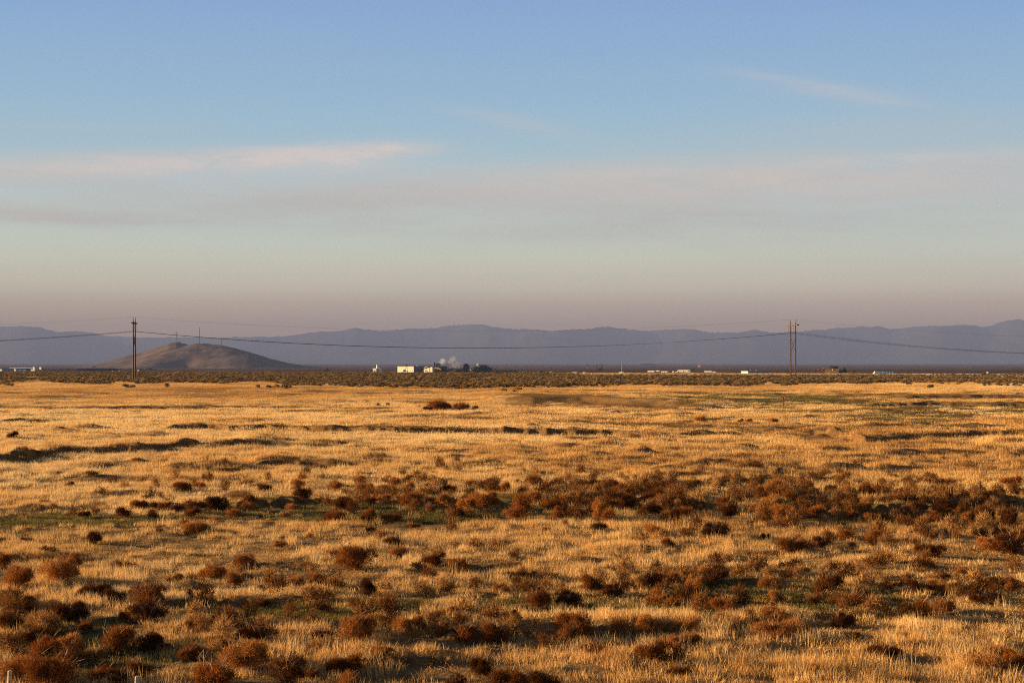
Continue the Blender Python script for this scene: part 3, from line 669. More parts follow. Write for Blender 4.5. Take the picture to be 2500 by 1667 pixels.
def zone_phrase(u, v):
    side = 'far left' if u < 420 else 'left of the centre' if u < 950 else 'centre' if u < 1450 else 'right of the centre' if u < 1950 else 'far right'
    if v < 1110: b, g = 'standing alone in the far golden grass', 'rust shrubs scattered in the far pasture'
    elif v < 1222: b, g = 'on the far edge of the shrub belt', 'rust shrubs along the middle shrub belt'
    elif v < 1256: b, g = 'inside the middle shrub belt', 'rust shrubs along the middle shrub belt'
    elif v < 1300: b, g = 'on the near edge of the shrub belt', 'rust shrubs along the middle shrub belt'
    elif v < 1400: b, g = 'in pale grass below the shrub belt', 'rust shrubs in the lower pasture'
    elif v < 1500: b, g = 'in the lower pasture', 'rust shrubs in the lower pasture'
    elif v < 1590: b, g = 'in the foreground', 'rust shrubs in the foreground'
    else: b, g = 'along the bottom edge of the photo', 'rust shrubs in the foreground'
    return b, side, g
sr = random.Random(3)
SHRUB_N = 0
for it in SHRUBS.replace('\n', '').split(';'):
    it = it.split(); u, v = float(it[0]), float(it[1]); wd = it[2]; kind = 'round'
    if wd[-1] in 'lu': kind = {'l': 'low', 'u': 'upright'}[wd[-1]]; wd = wd[:-1]
    wd = float(wd)
    x, y, z = spot(u, min(v, 1700)); wm = wd * y / F * 1.22
    b, side, grp = zone_phrase(u, v)
    size = 'tiny' if wm < .42 else 'small' if wm < .62 else 'middling' if wm < .85 else 'large' if wm < 1.1 else 'huge'
    lab = f"{size} {'spreading' if kind == 'low' else 'upright' if kind == 'upright' else 'rounded'} rust shrub {b}, {side}"
    hs = {'round': .98, 'low': 1.15, 'upright': 1.2}[kind] * sr.uniform(.9, 1.1)
    cands = [i for i, (k, _) in enumerate(HI) if k == kind]; i = sr.choice(cands)
    sc_ = (wm * sr.uniform(.85, 1.2), wm * sr.uniform(.8, 1.25), wm * hs)
    if y < 52:
        o = empty('rust_shrub', (x, y, z), lab, 'shrub', grp, sr.uniform(0, 6.28))
        fo_ = bpy.data.objects.new('foliage', HI[i][1]); C.objects.link(fo_); fo_.parent = o; fo_.scale = sc_
        br_ = bpy.data.objects.new('branches', BR[i % 3]); C.objects.link(br_); br_.parent = o; br_.scale = sc_
    else:
        o = bpy.data.objects.new('rust_shrub', (HI if wd > 44 else LO)[i][1]); C.objects.link(o); o.location = (x, y, z); o.scale = sc_; o.rotation_euler = (0, 0, sr.uniform(0, 6.28))
        tag(o, lab, 'shrub', grp)
    SHRUB_N += 1
print('shrubs', SHRUB_N)

# fallen tumbleweed litter and low dead weeds filling the shrub belts: uncountable, one object
WM = [shrub_mesh('dead_weed', 400 + i, 420, leafy('dead_weed_%d' % i, [(0, rgb(.06, .022, .008)), (.5, rgb(.19, .075, .02)), (1, rgb(.46, .25, .09))], .2, 'tone', 1.5, .5), k, 2.0) for i, k in enumerate(['low', 'upright', 'round'])]
n = 8200; x, y = fan_points(n * 3, 24, 95); u, v = uv_of(x, y)
dm = ell(u, v, [(1460, 1222, 280, 30, 1.0), (1850, 1235, 330, 45, 1.0), (2350, 1260, 200, 50, .7), (900, 1240, 200, 20, .25), (450, 1250, 120, 12, .4), (1550, 1440, 700, 60, .42), (2100, 1460, 500, 60, .5), (1200, 1540, 500, 40, .5), (250, 1570, 420, 110, .75), (2350, 1330, 260, 40, .4), (1650, 1580, 300, 50, .3)]) * sstep(.36, .62, fbm(x / 2.2, y / 3.4, 61, 3)) + .02
kp = rng.uniform(0, 1, len(x)) < dm * np.where(v > 1310, .30, .75) * (.35 + 1.2 * sstep(.42, .58, fbm(x / 6, y / 2.2, 62, 3))); x, y = x[kp], y[kp]; n = len(x)
s_ = rng.uniform(.25, .72, n)
wd_o = scatter('dead_weeds', WM, np.stack([x, y, ground(x, y)], -1), rots(n, .15), np.stack([s_, s_, s_ * rng.uniform(.8, 1.4, n)], -1), np.clip(rng.normal(.5, .25, n), 0, 1), rng.integers(0, 3, n))
tag(wd_o, 'brown dead weeds and litter among the shrubs', 'weeds', kind='stuff'); print('weeds', n)

# sagebrush flat
def sage_mesh(name, seed, n, m):
    g = np.random.default_rng(seed); V = []
    for i in range(6):
        a = g.uniform(0, 6.283); r = .22 * math.sqrt(g.uniform(0, 1))
        V.append(spray(g, n // 6, (r * math.cos(a), r * math.sin(a), g.uniform(.25, .5)), np.array([.26, .26, .24]) * g.uniform(.8, 1.2), .13, .075, shell=.35))
    V = np.concatenate(V); V[:, 2] = np.maximum(V[:, 2], 0)
    return np_mesh(name, V, np.arange(len(V)).reshape(-1, 3), m)
SG = [sage_mesh('sagebrush', 500 + i, 330, M_SAGE) for i in range(5)]
SGI = [sage_mesh('sagebrush_mass', 520 + i, 260, M_SAGEI) for i in range(5)]
n = 90000; x, y = fan_points(n, 300, 840); u, v = uv_of(x, y)
dn = sage_near_d(u) * (1 + (fbm(u / 60, y * 0 + 2, 71, 4) - .5) * .22)
dfar = 5 * F / (np.interp(u, [-300, 330, 600, 850, 980, 1300, 1450, 1800, 2200, 2600], [907.5, 908, 906, 907.5, 909.3, 909.3, 911, 913, 912.5, 910.5]) - VH)
edge = (y - dn)
gaps = ell(u, v, [(120, 923, 150, 2.6, 1.0), (210, 928, 100, 2.2, .9), (60, 931, 120, 1.8, .7), (1650, 918, 260, 1.8, 1.0), (1480, 917, 120, 1.3, .7), (2400, 920, 190, 2.6, 1.1), (2000, 926, 90, 1.2, .5), (350, 926, 60, 1.5, .5), (2230, 917, 100, 1.2, .5), (760, 939, 90, 1.5, .9), (600, 933, 60, 1.2, .4), (1730, 916, 160, 1.2, .8)])
cl = fbm(x / 14, y / 30, 72, 3)
pr = sstep(0, 18, edge) * (1 - np.clip(gaps * 1.2, 0, 1)) * (.25 + .75 * sstep(.30, .45, cl)) * (y < dfar)
keep = rng.uniform(0, 1, n) < pr * .42
x, y, u, v = x[keep], y[keep], u[keep], v[keep]
# outlying clumps in front of the flat
ox, oy = [], []
for (uu, vv, k, su) in ((12, 939, 9, 16), (5, 943, 6, 14), (318, 948, 5, 12), (406, 948, 2, 4), (630, 948, 2, 3), (655, 949, 3, 5), (672, 948, 2, 4), (700, 949, 7, 14), (1230, 958, 6, 20), (2330, 940, 5, 20), (2460, 944, 8, 20), (2420, 942, 5, 12), (2276, 950, 2, 4), (2222, 940, 4, 14)):
    for _ in range(k):
        px, py, pz = spot(uu + sr.gauss(0, su), vv + sr.gauss(0, .8)); ox.append(px); oy.append(py)
x = np.concatenate([x, ox]); y = np.concatenate([y, oy]); order = np.argsort(y); x, y = x[order], y[order]
print('sage', len(x))
inframe = np.abs(F * x / y) < 1250
ids = np.where(inframe)[0][:300]; rest = np.setdiff1d(np.arange(len(x)), ids)
zz_ = ground(x, y)
for q, i in enumerate(ids):
    s_ = sr.uniform(.95, 1.9); o = bpy.data.objects.new('sagebrush', SG[q % 5]); C.objects.link(o)
    o.location = (x[i], y[i], zz_[i] - .03); o.scale = (s_, s_, s_ * sr.uniform(.75, 1.05)); o.rotation_euler = (0, 0, sr.uniform(0, 6.28))
    uu = UC + F * x[i] / y[i]
    if y[i] < sage_near_d(uu) * .97: lb = 'olive-brown sagebrush bush in a loose clump on bare straw in front of the sagebrush flat'
    else: lb = 'olive-brown sagebrush bush at the near edge of the flat, ' + next(t for lim, t in ((230, 'below the far left barns'), (420, 'around the left power pole'), (760, 'below the lone hill'), (940, 'below the slim white silo'), (1060, 'below the cream warehouse'), (1270, 'below the steaming plant'), (1480, 'below the steel gantry'), (1760, 'below the white settlement'), (2000, 'around the right power pole'), (2220, 'below the brown barn'), (9999, 'at its far right end')) if uu < lim)
    tag(o, lb, 'sagebrush', 'sagebrush along the near edge of the flat')
n = len(rest); s_ = rng.uniform(1.0, 2.0, n)
sgo = scatter('sagebrush_flat', SGI, np.stack([x[rest], y[rest], zz_[rest] - .03], -1), rots(n, .08), np.stack([s_, s_, s_ * rng.uniform(.65, .95, n)], -1), np.clip(rng.normal(.5, .22, n), 0, 1), rng.integers(0, 5, n))
tag(sgo, 'dense olive-brown sagebrush covering the flat before the horizon', 'sagebrush', kind='stuff')

# ------------------------------------------------------------------ power line
beta = math.radians(-7.2); AX = Vector((math.sin(beta), math.cos(beta), 0)); LX = Vector((AX.y, -AX.x, 0))
HSPAN = 216.1; PTOP = 20.3
def hframe(cx, cy, label):
    z = float(ground(cx, cy))
    o = empty('power_pole', (cx, cy, z), label, 'power pole', 'H-frame power poles of the transmission line')
    hs_ = 2.7
    for s_ in (-1, 1):
        c = AX * (s_ * hs_)
        MB().tube([c + Vector((0, 0, -.4)), c + Vector((0, 0, 9)), c + Vector((0, 0, 18.9))], [.25, .21, .16], 12).build('pole', M_WOODP, o, True)
        MB().tube([c + Vector((0, 0, 18.85)) + AX * (s_ * .05), c + Vector((0, 0, 19.6)) + AX * (s_ * .5), c + Vector((0, 0, PTOP)) + AX * (s_ * .8)], [.13, .10, .06], 8).build('shield_wire_arm', M_DARKM, o, True)
    b = MB()
    for off in (-.27, .27): b.beam(-AX * 5.6 + LX * off + Vector((0, 0, 18.35)), AX * 5.6 + LX * off + Vector((0, 0, 18.35)), .12, .42)
    b.build('crossarm', M_WOODP, o)
    for s_ in (-1, 1):
        off = LX * (.10 * s_)
        MB().beam(-AX * 2.6 * s_ + off + Vector((0, 0, 14.4)), AX * 2.6 * s_ + off + Vector((0, 0, 9.4)), .14).build('cross_brace', M_WOODP, o)
    for k in (-1, 0, 1):
        c = AX * (5.3 * k); b = MB()
        b.tube([c + Vector((0, 0, 18.2)), c + Vector((0, 0, 15.75))], .035, 6)
        for q in range(11): b.tube([c + Vector((0, 0, 18.0 - q * .2)), c + Vector((0, 0, 17.93 - q * .2))], [.13, .10], 8)
        b.build('insulator_string', M_STEEL, o)
    return Vector((cx, cy, z))
PL = Vector(((328 - UC) / F * 495, 495, 0)); PR = PL + LX * HSPAN
L0 = hframe(PL.x, PL.y, 'wooden H-frame power pole seen edge-on before the lone hill')
R0 = hframe(PR.x, PR.y, 'wooden H-frame power pole seen at an angle with open cross brace')
def wire(name, off, z, sag, r, label, lastz=0):
    b = MB(); base = AX * off
    ends = [L0 - LX * HSPAN + base + Vector((0, 0, z - .8)), L0 + base + Vector((0, 0, z)), R0 + base + Vector((0, 0, z)), R0 + LX * HSPAN + base + Vector((0, 0, z - 1.8))]
    sags = [sag * .9, sag, sag * 1.25]
    for k in range(3):
        p, q = ends[k], ends[k + 1]; pts = []
        for i in range(41):
            t = i / 40; c = p.lerp(q, t); c.z -= 4 * sags[k] * t * (1 - t); pts.append(c)
        b.tube(pts, r, 6, cap=False)
    o = b.build(name, M_CABLE, None, True); tag(o, label, 'power cable', 'cables of the transmission line')
for k, w_ in ((-1, 'nearest'), (0, 'middle'), (1, 'farthest')): wire('power_cable', 5.3 * k, 15.75, 5.2, .034, f'{w_} of the three lower conductor cables hanging below the crossarms')
for k, w_ in ((-1, 'nearer'), (1, 'farther')): wire('power_cable', 3.5 * k, PTOP - .05, 4.2, .009, f'{w_} of the two thin shield wires on the pole tops')

# ------------------------------------------------------------------ small red-roofed post
x, y, z = spot(1913, 995)
o = empty('marker_post', (x, y, z + .1), 'small red gabled roof on a thin post standing in the pasture', 'marker post')
MB().tube([(0, 0, -.2), (0, 0, 1.32)], .055, 8).build('post', M_DARKM, o)
ya, yb = -.28, .28
MB().prism([(-.42, 1.18), (-.46, 1.20), (0, 1.60), (.46, 1.20), (.42, 1.18), (0, 1.54)], ya, yb).build('roof', M_REDR, o)
MB().prism([(-.30, 1.27), (.30, 1.27), (0, 1.52)], -.24, -.21).build('gable_shade_board', M_DARKM, o)  # gable end's shade put into the dark colour of this board
o.rotation_euler = (0, 0, math.radians(-32))

# ------------------------------------------------------------------ wire fence at the lower left
def fence():
    o = empty('wire_fence', (0, 0, 0), 'old wire fence with a grey wooden post at the bottom left corner', 'fence')
    tops = []
    for i, (u, vt, d, w_) in enumerate(((-290, 1628, 24.6, .030), (22, 1636, 24.2, .032), (332, 1650, 23.8, .030))):
        x = (u - UC) / F * d; zt = HC - (vt - VH) / F * d; zg = float(ground(x, d))
        b = MB(); b.tube([(x - .01, d, zg - .2), (x, d, zg + .6), (x + .012, d, zt - .01), (x + .012, d, zt)], [w_ * 1.15, w_ * 1.05, w_, w_ * .8], 9); b.build('post', M_POSTW, o, False)
        tops.append(Vector((x, d, zt)))
    # further posts fall below the frame
    for k in (1, 2):
        p = tops[2] + (tops[2] - tops[1]) * k; zg = float(ground(p.x, p.y)); p.z -= .04 * k
        MB().tube([(p.x, p.y, zg - .2), tuple(p)], .03, 8).build('post', M_POSTW, o); tops.append(p)
    for dz in (.06, .36, .66, .96):
        b = MB()
        for a, c in zip(tops[:-1], tops[1:]):
            pts = [a.lerp(c, t / 8) - Vector((0, .035, dz + .05 * math.sin(math.pi * t / 8))) for t in range(9)]; b.tube(pts, .0018, 5, cap=False)
            for q in range(6):
                m_ = a.lerp(c, (q + .5) / 6) - Vector((0, .035, dz + .05 * math.sin(math.pi * (q + .5) / 6))); b.tube([m_ - Vector((.004, 0, 0.012)), m_ + Vector((.004, 0, .012))], .002, 4)
        b.build('wire', M_RUSTR, o)
fence()

# ------------------------------------------------------------------ buildings helpers (positions by bearing u and distance d)
def gz(x, y): return float(ground(x, y))
def bx_at(u, d): return (u - UC) / F * d
def ht(vtop, d, z): return HC - (vtop - VH) / F * d - z
def building(name, label, cat, u0, u1, vtop, d, depth, yaw, wall, roof, roof_h=0.6, group=None, doors=(), windows=(), kind='gable', along='x', end=None):
    """lit long face between bearings u0..u1; yaw turns that face toward the left"""
    yw = math.radians(yaw); xa = bx_at(u0, d); xb = bx_at(u1, d); w = abs(xb - xa) / math.cos(yw)
    z = gz((xa + xb) / 2, d); h = ht(vtop, d, z)
    # pivot: right end of the lit face is nearest to us for positive yaw
    o = empty(name, (xa, d + (w * math.sin(yw) if yaw > 0 else 0), z), label, cat, group, -yw)
    wh = h - roof_h
    MB().box(0, w, 0, depth, -.5, wh).build('wall', wall, o)
    if end is not None: MB().box(w + .004, w + .05, .02, depth - .02, -.4, wh - .01).build('shade_end_wall', end, o)  # thin facing that puts the end's shade into its colour
    e = .18; b = MB()
    if kind == 'flat': b.box(-e, w + e, -e, depth + e, wh + .003, wh + max(roof_h, .25))
    elif along == 'x':   # ridge along x
        p = [(-e, wh + .003), (depth + e, wh + .003), (depth + e, wh + .12), (depth / 2, h), (-e, wh + .12)]
        vs = [(-e, a, c) for a, c in p] + [(w + e, a, c) for a, c in p]; n = 5
        b.add(vs, [tuple(reversed(range(n))), tuple(range(n, 2 * n))] + [(i, (i + 1) % n, (i + 1) % n + n, i + n) for i in range(n)])
    else:
        b.prism([(-e, wh + .003), (w + e, wh + .003), (w + e, wh + .12), (w / 2, h), (-e, wh + .12)], -e, depth + e)
    b.build('roof', roof, o)
    for (a, c, z0, z1) in doors: MB().box(a * w, c * w, -.06, -.004, z0, z1 * wh).build('door', M_OPEN, o)
    for (a, c, z0, z1) in windows: MB().box(a * w, c * w, -.05, -.004, z0 * wh, z1 * wh).build('window', M_OPEN, o)
    return o, w, h

def tree_obj(name, label, cat, u, vtop, d, wpx, m=None, kind='round', group=None, seed=1, n=900):
    x = bx_at(u, d); z = gz(x, d); h = ht(vtop, d, z); r = wpx / 2 * d / F; g = np.random.default_rng(seed); rr = random.Random(seed)
    o = empty(name, (x, d, z), label, cat, group)
    b = MB(); b.tube([(0, 0, -.3), (rr.uniform(-.1, .1), 0, h * .4), (0, 0, h * .8)], [h * .035, h * .025, h * .01], 7)
    for k in range(7):
        a = rr.uniform(0, 6.28); z0 = h * rr.uniform(.25, .6); b.tube([(0, 0, z0), (r * .7 * math.cos(a), r * .7 * math.sin(a), z0 + h * .22)], [h * .015, h * .004], 5)
    b.build('trunk', M_BARK, o)
    V = []
    if kind == 'cone':
        for k in range(9):
            t = k / 8; rad = r * (1 - t * .85); V.append(spray(g, n // 9, (g.uniform(-.1, .1) * r, 0, h * (.2 + .68 * t)), np.array([rad, rad, h * .08]), h * .10, h * .06, shell=.2))
    elif kind == 'bare':
        for k in range(12):
            a = rr.uniform(0, 6.28); q = r * .6 * math.sqrt(rr.random()); V.append(spray(g, n // 12, (q * math.cos(a), q * math.sin(a), h * rr.uniform(.35, .72)), np.array([r * .4, r * .4, h * .25]), h * .16, h * .035, shell=.1))
    else:
        for k in range(11):
            a = rr.uniform(0, 6.28); q = r * .6 * math.sqrt(rr.random()); V.append(spray(g, n // 11, (q * math.cos(a), q * math.sin(a), h * rr.uniform(.4, .8)), np.array([r * .42, r * .42, h * .17]), h * (.07 if n > 300 else .17), h * (.04 if n > 300 else .12), shell=.3))
    V = np.concatenate(V); V[:, 2] = np.clip(V[:, 2], 0, h)
    me = np_mesh('crown', V, np.arange(len(V)).reshape(-1, 3), m or M_EVER)
    c = bpy.data.objects.new('crown', me); C.objects.link(c); c.parent = o
    return o

# --- plant in the middle distance
D0 = 1400
o, w, h = building('warehouse', 'long cream sheet-metal warehouse, largest pale wall at the plant', 'building', 968, 1010, 893.8, D0, 13, 38, M_CREAM, M_GREYW, .35, kind='flat',
                   doors=(), windows=((.78, .81, .12, .24), (.90, .93, .12, .24)), end=M_GREYW)  # end of the cream box faced grey-green for its shade
building('annex', 'low shed joined beside the cream warehouse, shade put into its grey-green walls', 'building', 1009, 1036, 893.6, D0 + 16, 8, -20, M_GREYW, M_GREYW, .4, kind='flat')  # stands for the warehouse's shaded face, shade in the wall colour
MB  # roof vent
x = bx_at(1019, D0 + 18); v_ = MB(); v_.tube([(0, 0, 0), (0, 0, .8)], .55, 10); v_.tube([(0, 0, .8), (0, 0, 1.05)], [.8, .3], 10)
vo = v_.build('roof_vent', M_WHITE); vo.location = (x, D0 + 18, gz(x, D0 + 18) + ht(893.6, D0 + 16, gz(x, D0 + 16)) + .01); tag(vo, 'white round roof vent on the grey-green shed', 'roof vent')
# silo and block house
xs_, zs_ = bx_at(921.5, D0), gz(bx_at(921.5, D0), D0)
o = empty('silo', (xs_, D0, zs_), 'slim white silo standing alone left of the plant', 'silo')
hh = ht(889.6, D0, zs_); MB().tube([(0, 0, -.3), (0, 0, hh - .9)], 1.05, 20).build('shell', M_WHITE, o, False); MB().tube([(0, 0, hh - .895), (0, 0, hh)], [1.08, .25], 20).build('cap', M_WHITE, o)
building('pump_house', 'small cream block house at the foot of the white silo, left', 'building', 910, 918.5, 899.2, D0 - 4, 3, 34, M_CREAM, M_WHITE, .4, kind='flat', doors=((.35, .6, 0, .6),), windows=((.1, .22, .4, .7), (.7, .85, .4, .7)))
building('pump_house', 'small white block house right of the white silo', 'building', 923.5, 927.5, 899.0, D0 - 3, 3, 30, M_WHITE, M_WHITE, .3, kind='flat')
# dark derrick before the warehouse
x = bx_at(992, D0 - 25); z = gz(x, D0 - 25)
o = empty('derrick', (x, D0 - 25, z), 'dark slanting derrick in front of the cream warehouse', 'derrick')
hd = ht(889.5, D0 - 25, z)
MB().beam((-1.2, 0, -.2), (.3, 0, hd), .35).build('mast', M_DARKM, o); MB().beam((1.3, 0, -.2), (.35, 0, hd - .1), .28).build('mast', M_DARKM, o)
b = MB(); b.box(-2.6, -.6, -.6, .6, .8, 2.4); b.box(-2.9, 1.6, -.5, .5, 1.0, 1.35); b.box(-.3, .9, -.5, .5, hd - 1.0, hd - .3); b.build('drive_box', M_DARKM, o)
# conveyor to the brown building
def conveyor(label, u0, v0, u1, v1, d, w_=.9, legs=4, name='conveyor'):
    xa, xb = bx_at(u0, d), bx_at(u1, d); za, zb = HC - (v0 - VH) / F * d, HC - (v1 - VH) / F * d; z = gz(xa, d)
    o = empty(name, (xa, d, z), label, 'conveyor')
    a, c = Vector((0, 0, za - z)), Vector((xb - xa, 0, zb - z))
    MB().beam(a, c, 1.2, w_).build('belt_housing', M_DARKM, o)
    for i in range(legs):
        p = a.lerp(c, (i + 1) / (legs + .5)); b = MB(); b.beam(p + Vector((0, -.6, 0)), Vector((p.x, -1.0, -.2)), .16); b.beam(p + Vector((0, .6, 0)), Vector((p.x, 1.0, -.2)), .16); b.build('trestle', M_DARKM, o)
    return o
conveyor('dark conveyor climbing from the grey shed to the brown building', 1014, 906.5, 1054, 894, D0 - 16)
building('conveyor_house', 'cream shed with sloping roof under the long conveyor', 'building', 1034, 1048, 895.5, D0 - 6, 6, 36, M_CREAM, M_WHITE, .8, windows=((.2, .5, .15, .4),))
building('conveyor_house', 'narrow cream block against the left of the brown building', 'building', 1049, 1055.5, 895.3, D0 - 9, 3, 36, M_CREAM, M_GREYW, .2, kind='flat')
x = bx_at(1044.6, D0 - 30); po = MB().box(-.5, .5, -.3, .3, -.5, ht(905.6, D0 - 30, gz(x, D0 - 30))).build('sign_board', M_WHITE); po.location = (x, D0 - 30, gz(x, D0 - 30)); tag(po, 'small white upright board in front of the plant', 'board')
o, w, h = building('mill_building', 'brown boarded mill building below the steam stacks', 'building', 1055.5, 1077, 894.2, D0 + 2, 9, 34, M_BROWNW, M_RUSTR, .5, windows=((.1, .17, .3, .5), (.35, .42, .3, .5), (.6, .66, .55, .75)), end=M_DARKM)  # right end faced dark to carry the shade of the brown wall
building('mill_shade_side', 'right side of the brown mill building, its shade put in as dark colour', 'building', 1077, 1090, 894.6, D0 + 8, 6, -15, M_DARKM, M_RUSTR, .3, kind='flat', windows=((.7, .85, .1, .3),))  # shaded side of the brown mill, built as a dark-coloured block
def stack(label, u, vtop, d, r, base_v, m=M_DARKM, name='chimney_stack'):
    x = bx_at(u, d); zb = HC - (base_v - VH) / F * d; h = (base_v - vtop) / F * d
    b = MB(); b.tube([(0, 0, -1.0), (0, 0, h)], [r, r * .92], 14); o = b.build(name, m); o.location = (x, d, zb); b2 = MB(); b2.tube([(0, 0, h * .8), (0, 0, h * .9)], [r * 1.1] * 2, 14); b2.build('rim', M_RUSTR, o); tag(o, label, 'stack'); return o
stack('dark fat stack standing on the brown mill, leftmost of two', 1060, 884.6, D0 + 3, .85, 894.6)
stack('short rusty stack beside the fat stack under the steam', 1066.5, 887.2, D0 + 3, 1.0, 894.6, M_BROWNW)
building('roof_hut', 'dark penthouse on the brown mill roof right of the stacks', 'building', 1069, 1073.5, 886.8, D0 + 4, 1.6, 20, M_DARKM, M_RUSTR, .2, kind='flat')
# yard machinery right of the mill
def frame_tower(label, u0, u1, vtop, d, levels=4, name='steel_frame', extra=None, m=M_DARKM, solid=.0):
    xa, xb = bx_at(u0, d), bx_at(u1, d); z = gz(xa, d); w = xb - xa; h = ht(vtop, d, z); dp = min(w, 6)
    o = empty(name, (xa, d, z), label, 'steel frame')
    b = MB()
    for px in (0, w):
        for py in (0, dp): b.box(px - .12, px + .12, py - .12, py + .12, -.3, h)
    b.build('posts', m, o)
    b = MB()
    for i in range(1, levels + 1):
        zz = h * i / levels - .13
        for py in (0, dp): b.box(.125, w - .125, py - .09, py + .09, zz - .1, zz + .1)
        for px in (0, w): b.box(px - .09, px + .09, .125, dp - .125, zz - .1, zz + .1)
    b.build('beams', m, o)
    return o, w, h
def clutter(label, name, cat, u0, u1, vtop, d, seed, n=16, fill=.6, m=M_DARKM, pale=None):
    """yard plant made of tanks, housings, pipes and ladders: one machine"""
    g = random.Random(seed); xa, xb = bx_at(u0, d), bx_at(u1, d); z = gz(xa, d); w = xb - xa; h = ht(vtop, d, z)
    o = empty(name, (xa, d, z), label, cat)
    b = MB(); p = MB(); k = MB()
    for i in range(n):
        a = g.uniform(0, .8) * w; c = a + g.uniform(.08, .28) * w; zt = h * fill * g.uniform(.45, 1.0); y0 = g.uniform(0, 5); b.box(a, min(c, w), y0, y0 + g.uniform(.8, 2.5), -.3 if i % 2 else g.uniform(0, .3) * h, zt)
    for i in range(n // 2):
        a = g.uniform(.05, .95) * w; zz = h * g.uniform(.5, 1.0); yy = g.uniform(0, 5); p.tube([(a, yy, -.2), (a, yy, zz)], g.uniform(.1, .3), 8); p.beam((a, yy, zz * .9), (min(w, a + g.uniform(-.3, .3) * w), yy, zz * g.uniform(.5, 1)), .18)
    for i in range(3):
        a = g.uniform(.15, .85) * w; r = g.uniform(.05, .1) * w; k.tube([(a, -.5, -.2), (a, -.5, h * fill * .8), (a, -.5, h * fill * .95)], [r, r, r * .4], 12)
    b.build('housing', m, o); p.build('pipework', m, o); k.build('tank', pale or m, o)
    return o
clutter('grey steaming yard machinery between the mill and the round tank', 'yard_machinery', 'machinery', 1091, 1130, 893, D0 + 10, 3, 18, .55)
x = bx_at(1114, D0 - 14)
def pile(name, label, u0, u1, vtop, d, m, cat='dirt pile', seed=1):
    xa, xb = bx_at(u0, d), bx_at(u1, d); z = gz((xa + xb) / 2, d); w = xb - xa; h = ht(vtop, d, z); n = 26; k = 10; dp = min(max(w * .5, 3), 14)
    X_, Y_ = np.meshgrid(np.linspace(-.5, .5, n), np.linspace(-.5, .5, k), indexing='ij')
    Z_ = h * np.clip(1 - (2 * np.abs(X_)) ** 1.4, 0, 1) * np.clip(1 - (2 * np.abs(Y_)) ** 1.6, 0, 1) * (.75 + .5 * fbm(X_ * 8 + seed, Y_ * 5, seed, 3)) - .1
    idx = np.arange(n * k).reshape(n, k); fc = np.stack([idx[:-1, :-1], idx[1:, :-1], idx[1:, 1:], idx[:-1, 1:]], -1).reshape(-1, 4)
    me = np_mesh(name, np.stack([X_ * w, Y_ * dp, Z_], -1).reshape(-1, 3), fc, m, True); o = bpy.data.objects.new(name, me); C.objects.link(o); o.location = ((xa + xb) / 2, d, z); tag(o, label, cat)
    return o
pile('spoil_heap', 'long dark spoil heap in front of the steaming yard machinery', 1093, 1136, 901.5, D0 - 14, M_DIRTP, seed=2)
# big round drum
x = bx_at(1137.5, D0); z = gz(x, D0); hz = (HC - (896.5 - VH) / F * D0) - z; rd = 5.4 * D0 / F
o = empty('round_drum', (x, D0, z), 'dark upright drum wheel with pale centre in the plant yard', 'drum')
b = MB(); ring = [(math.cos(t) * rd, 0, hz + math.sin(t) * rd * 1.1) for t in np.linspace(0, 2 * math.pi, 33)]; b.tube(ring, 1.25, 8, cap=False); b.build('rim', M_DARKM, o)
MB().tube([(0, .6, hz), (0, 1.2, hz)], rd * .62, 20).build('centre_plate', M_BLUEW, o)
b = MB(); b.box(-rd, rd, -1, 2, -.3, 2.0); b.box(-rd * .6, -rd * .2, -1.2, -1.003, -.3, 3.4); b.build('cradle', M_DARKM, o)
tree_obj('yard_tree', 'dark bushy tree beside the round drum in the yard', 'tree', 1126, 899, D0 + 4, 14, seed=12)
# right part
building('hopper_house', 'small cream hopper hut right of the round drum', 'building', 1148, 1152, 895.4, D0, 2.5, 34, M_CREAM, M_CREAM, .5)
building('hopper_tower', 'tall narrow cream tower on the left of the dark crusher', 'building', 1163, 1167.6, 887.8, D0, 2.5, 30, M_CREAM, M_CREAM, .4, windows=((.2, .8, .1, .35),))
conveyor('dark conveyor rising from the cream hut to the dark crusher', 1148, 901.5, 1166, 894.2, D0 - 6, .8, 2)
o, w, h = building('crusher_house', 'big dark crusher house, tallest block at the right of the plant', 'building', 1168, 1190, 890.2, D0 + 3, 8, -12, M_DARKM, M_RUSTR, .9, windows=((.3, .38, .3, .45), (.62, .66, .2, .35)))
clutter('dark pipework and hoppers piled against the crusher house', 'crusher_machinery', 'machinery', 1152, 1196, 891, D0 - 5, 8, 22, .75)
building('crusher_shed', 'low dark shed at the right end of the crusher house', 'building', 1190, 1201, 897.8, D0 + 2, 6, -10, M_DARKM, M_RUSTR, .3, kind='flat')
conveyor('thin lattice conveyor pointing up at the right end of the plant', 1199, 906.5, 1214, 898.2, D0 + 2, .3, 2)
for q, (u0, u1) in enumerate(((1211, 1224), (1225, 1238), (1239, 1251), (1252, 1262))):
    xa, xb = bx_at(u0, D0 - 30), bx_at(u1, D0 - 30); z = gz(xa, D0 - 30); o = empty('freight_wagon', (xa, D0 - 30, z), ['dark low freight wagon, leftmost of four right of the plant', 'dark low freight wagon, second of four right of the plant', 'dark low freight wagon, third of four right of the plant', 'dark low freight wagon, rightmost of four right of the plant'][q], 'freight wagon', 'dark freight wagons right of the plant')
    w = xb - xa; b = MB(); b.prism([(.1, .9), (w - .1, .9), (w + .0, 1.9), (0, 1.9)], 0, 2.4); b.build('body', M_RUSTR, o)
    for px in (.18, .82): b = MB(); [b.tube([(px * w + s_ * .6, -.05, .42), (px * w + s_ * .6, 2.45, .42)], .42, 12) for s_ in (-1, 1)]; b.build('bogie', M_DARKM, o)

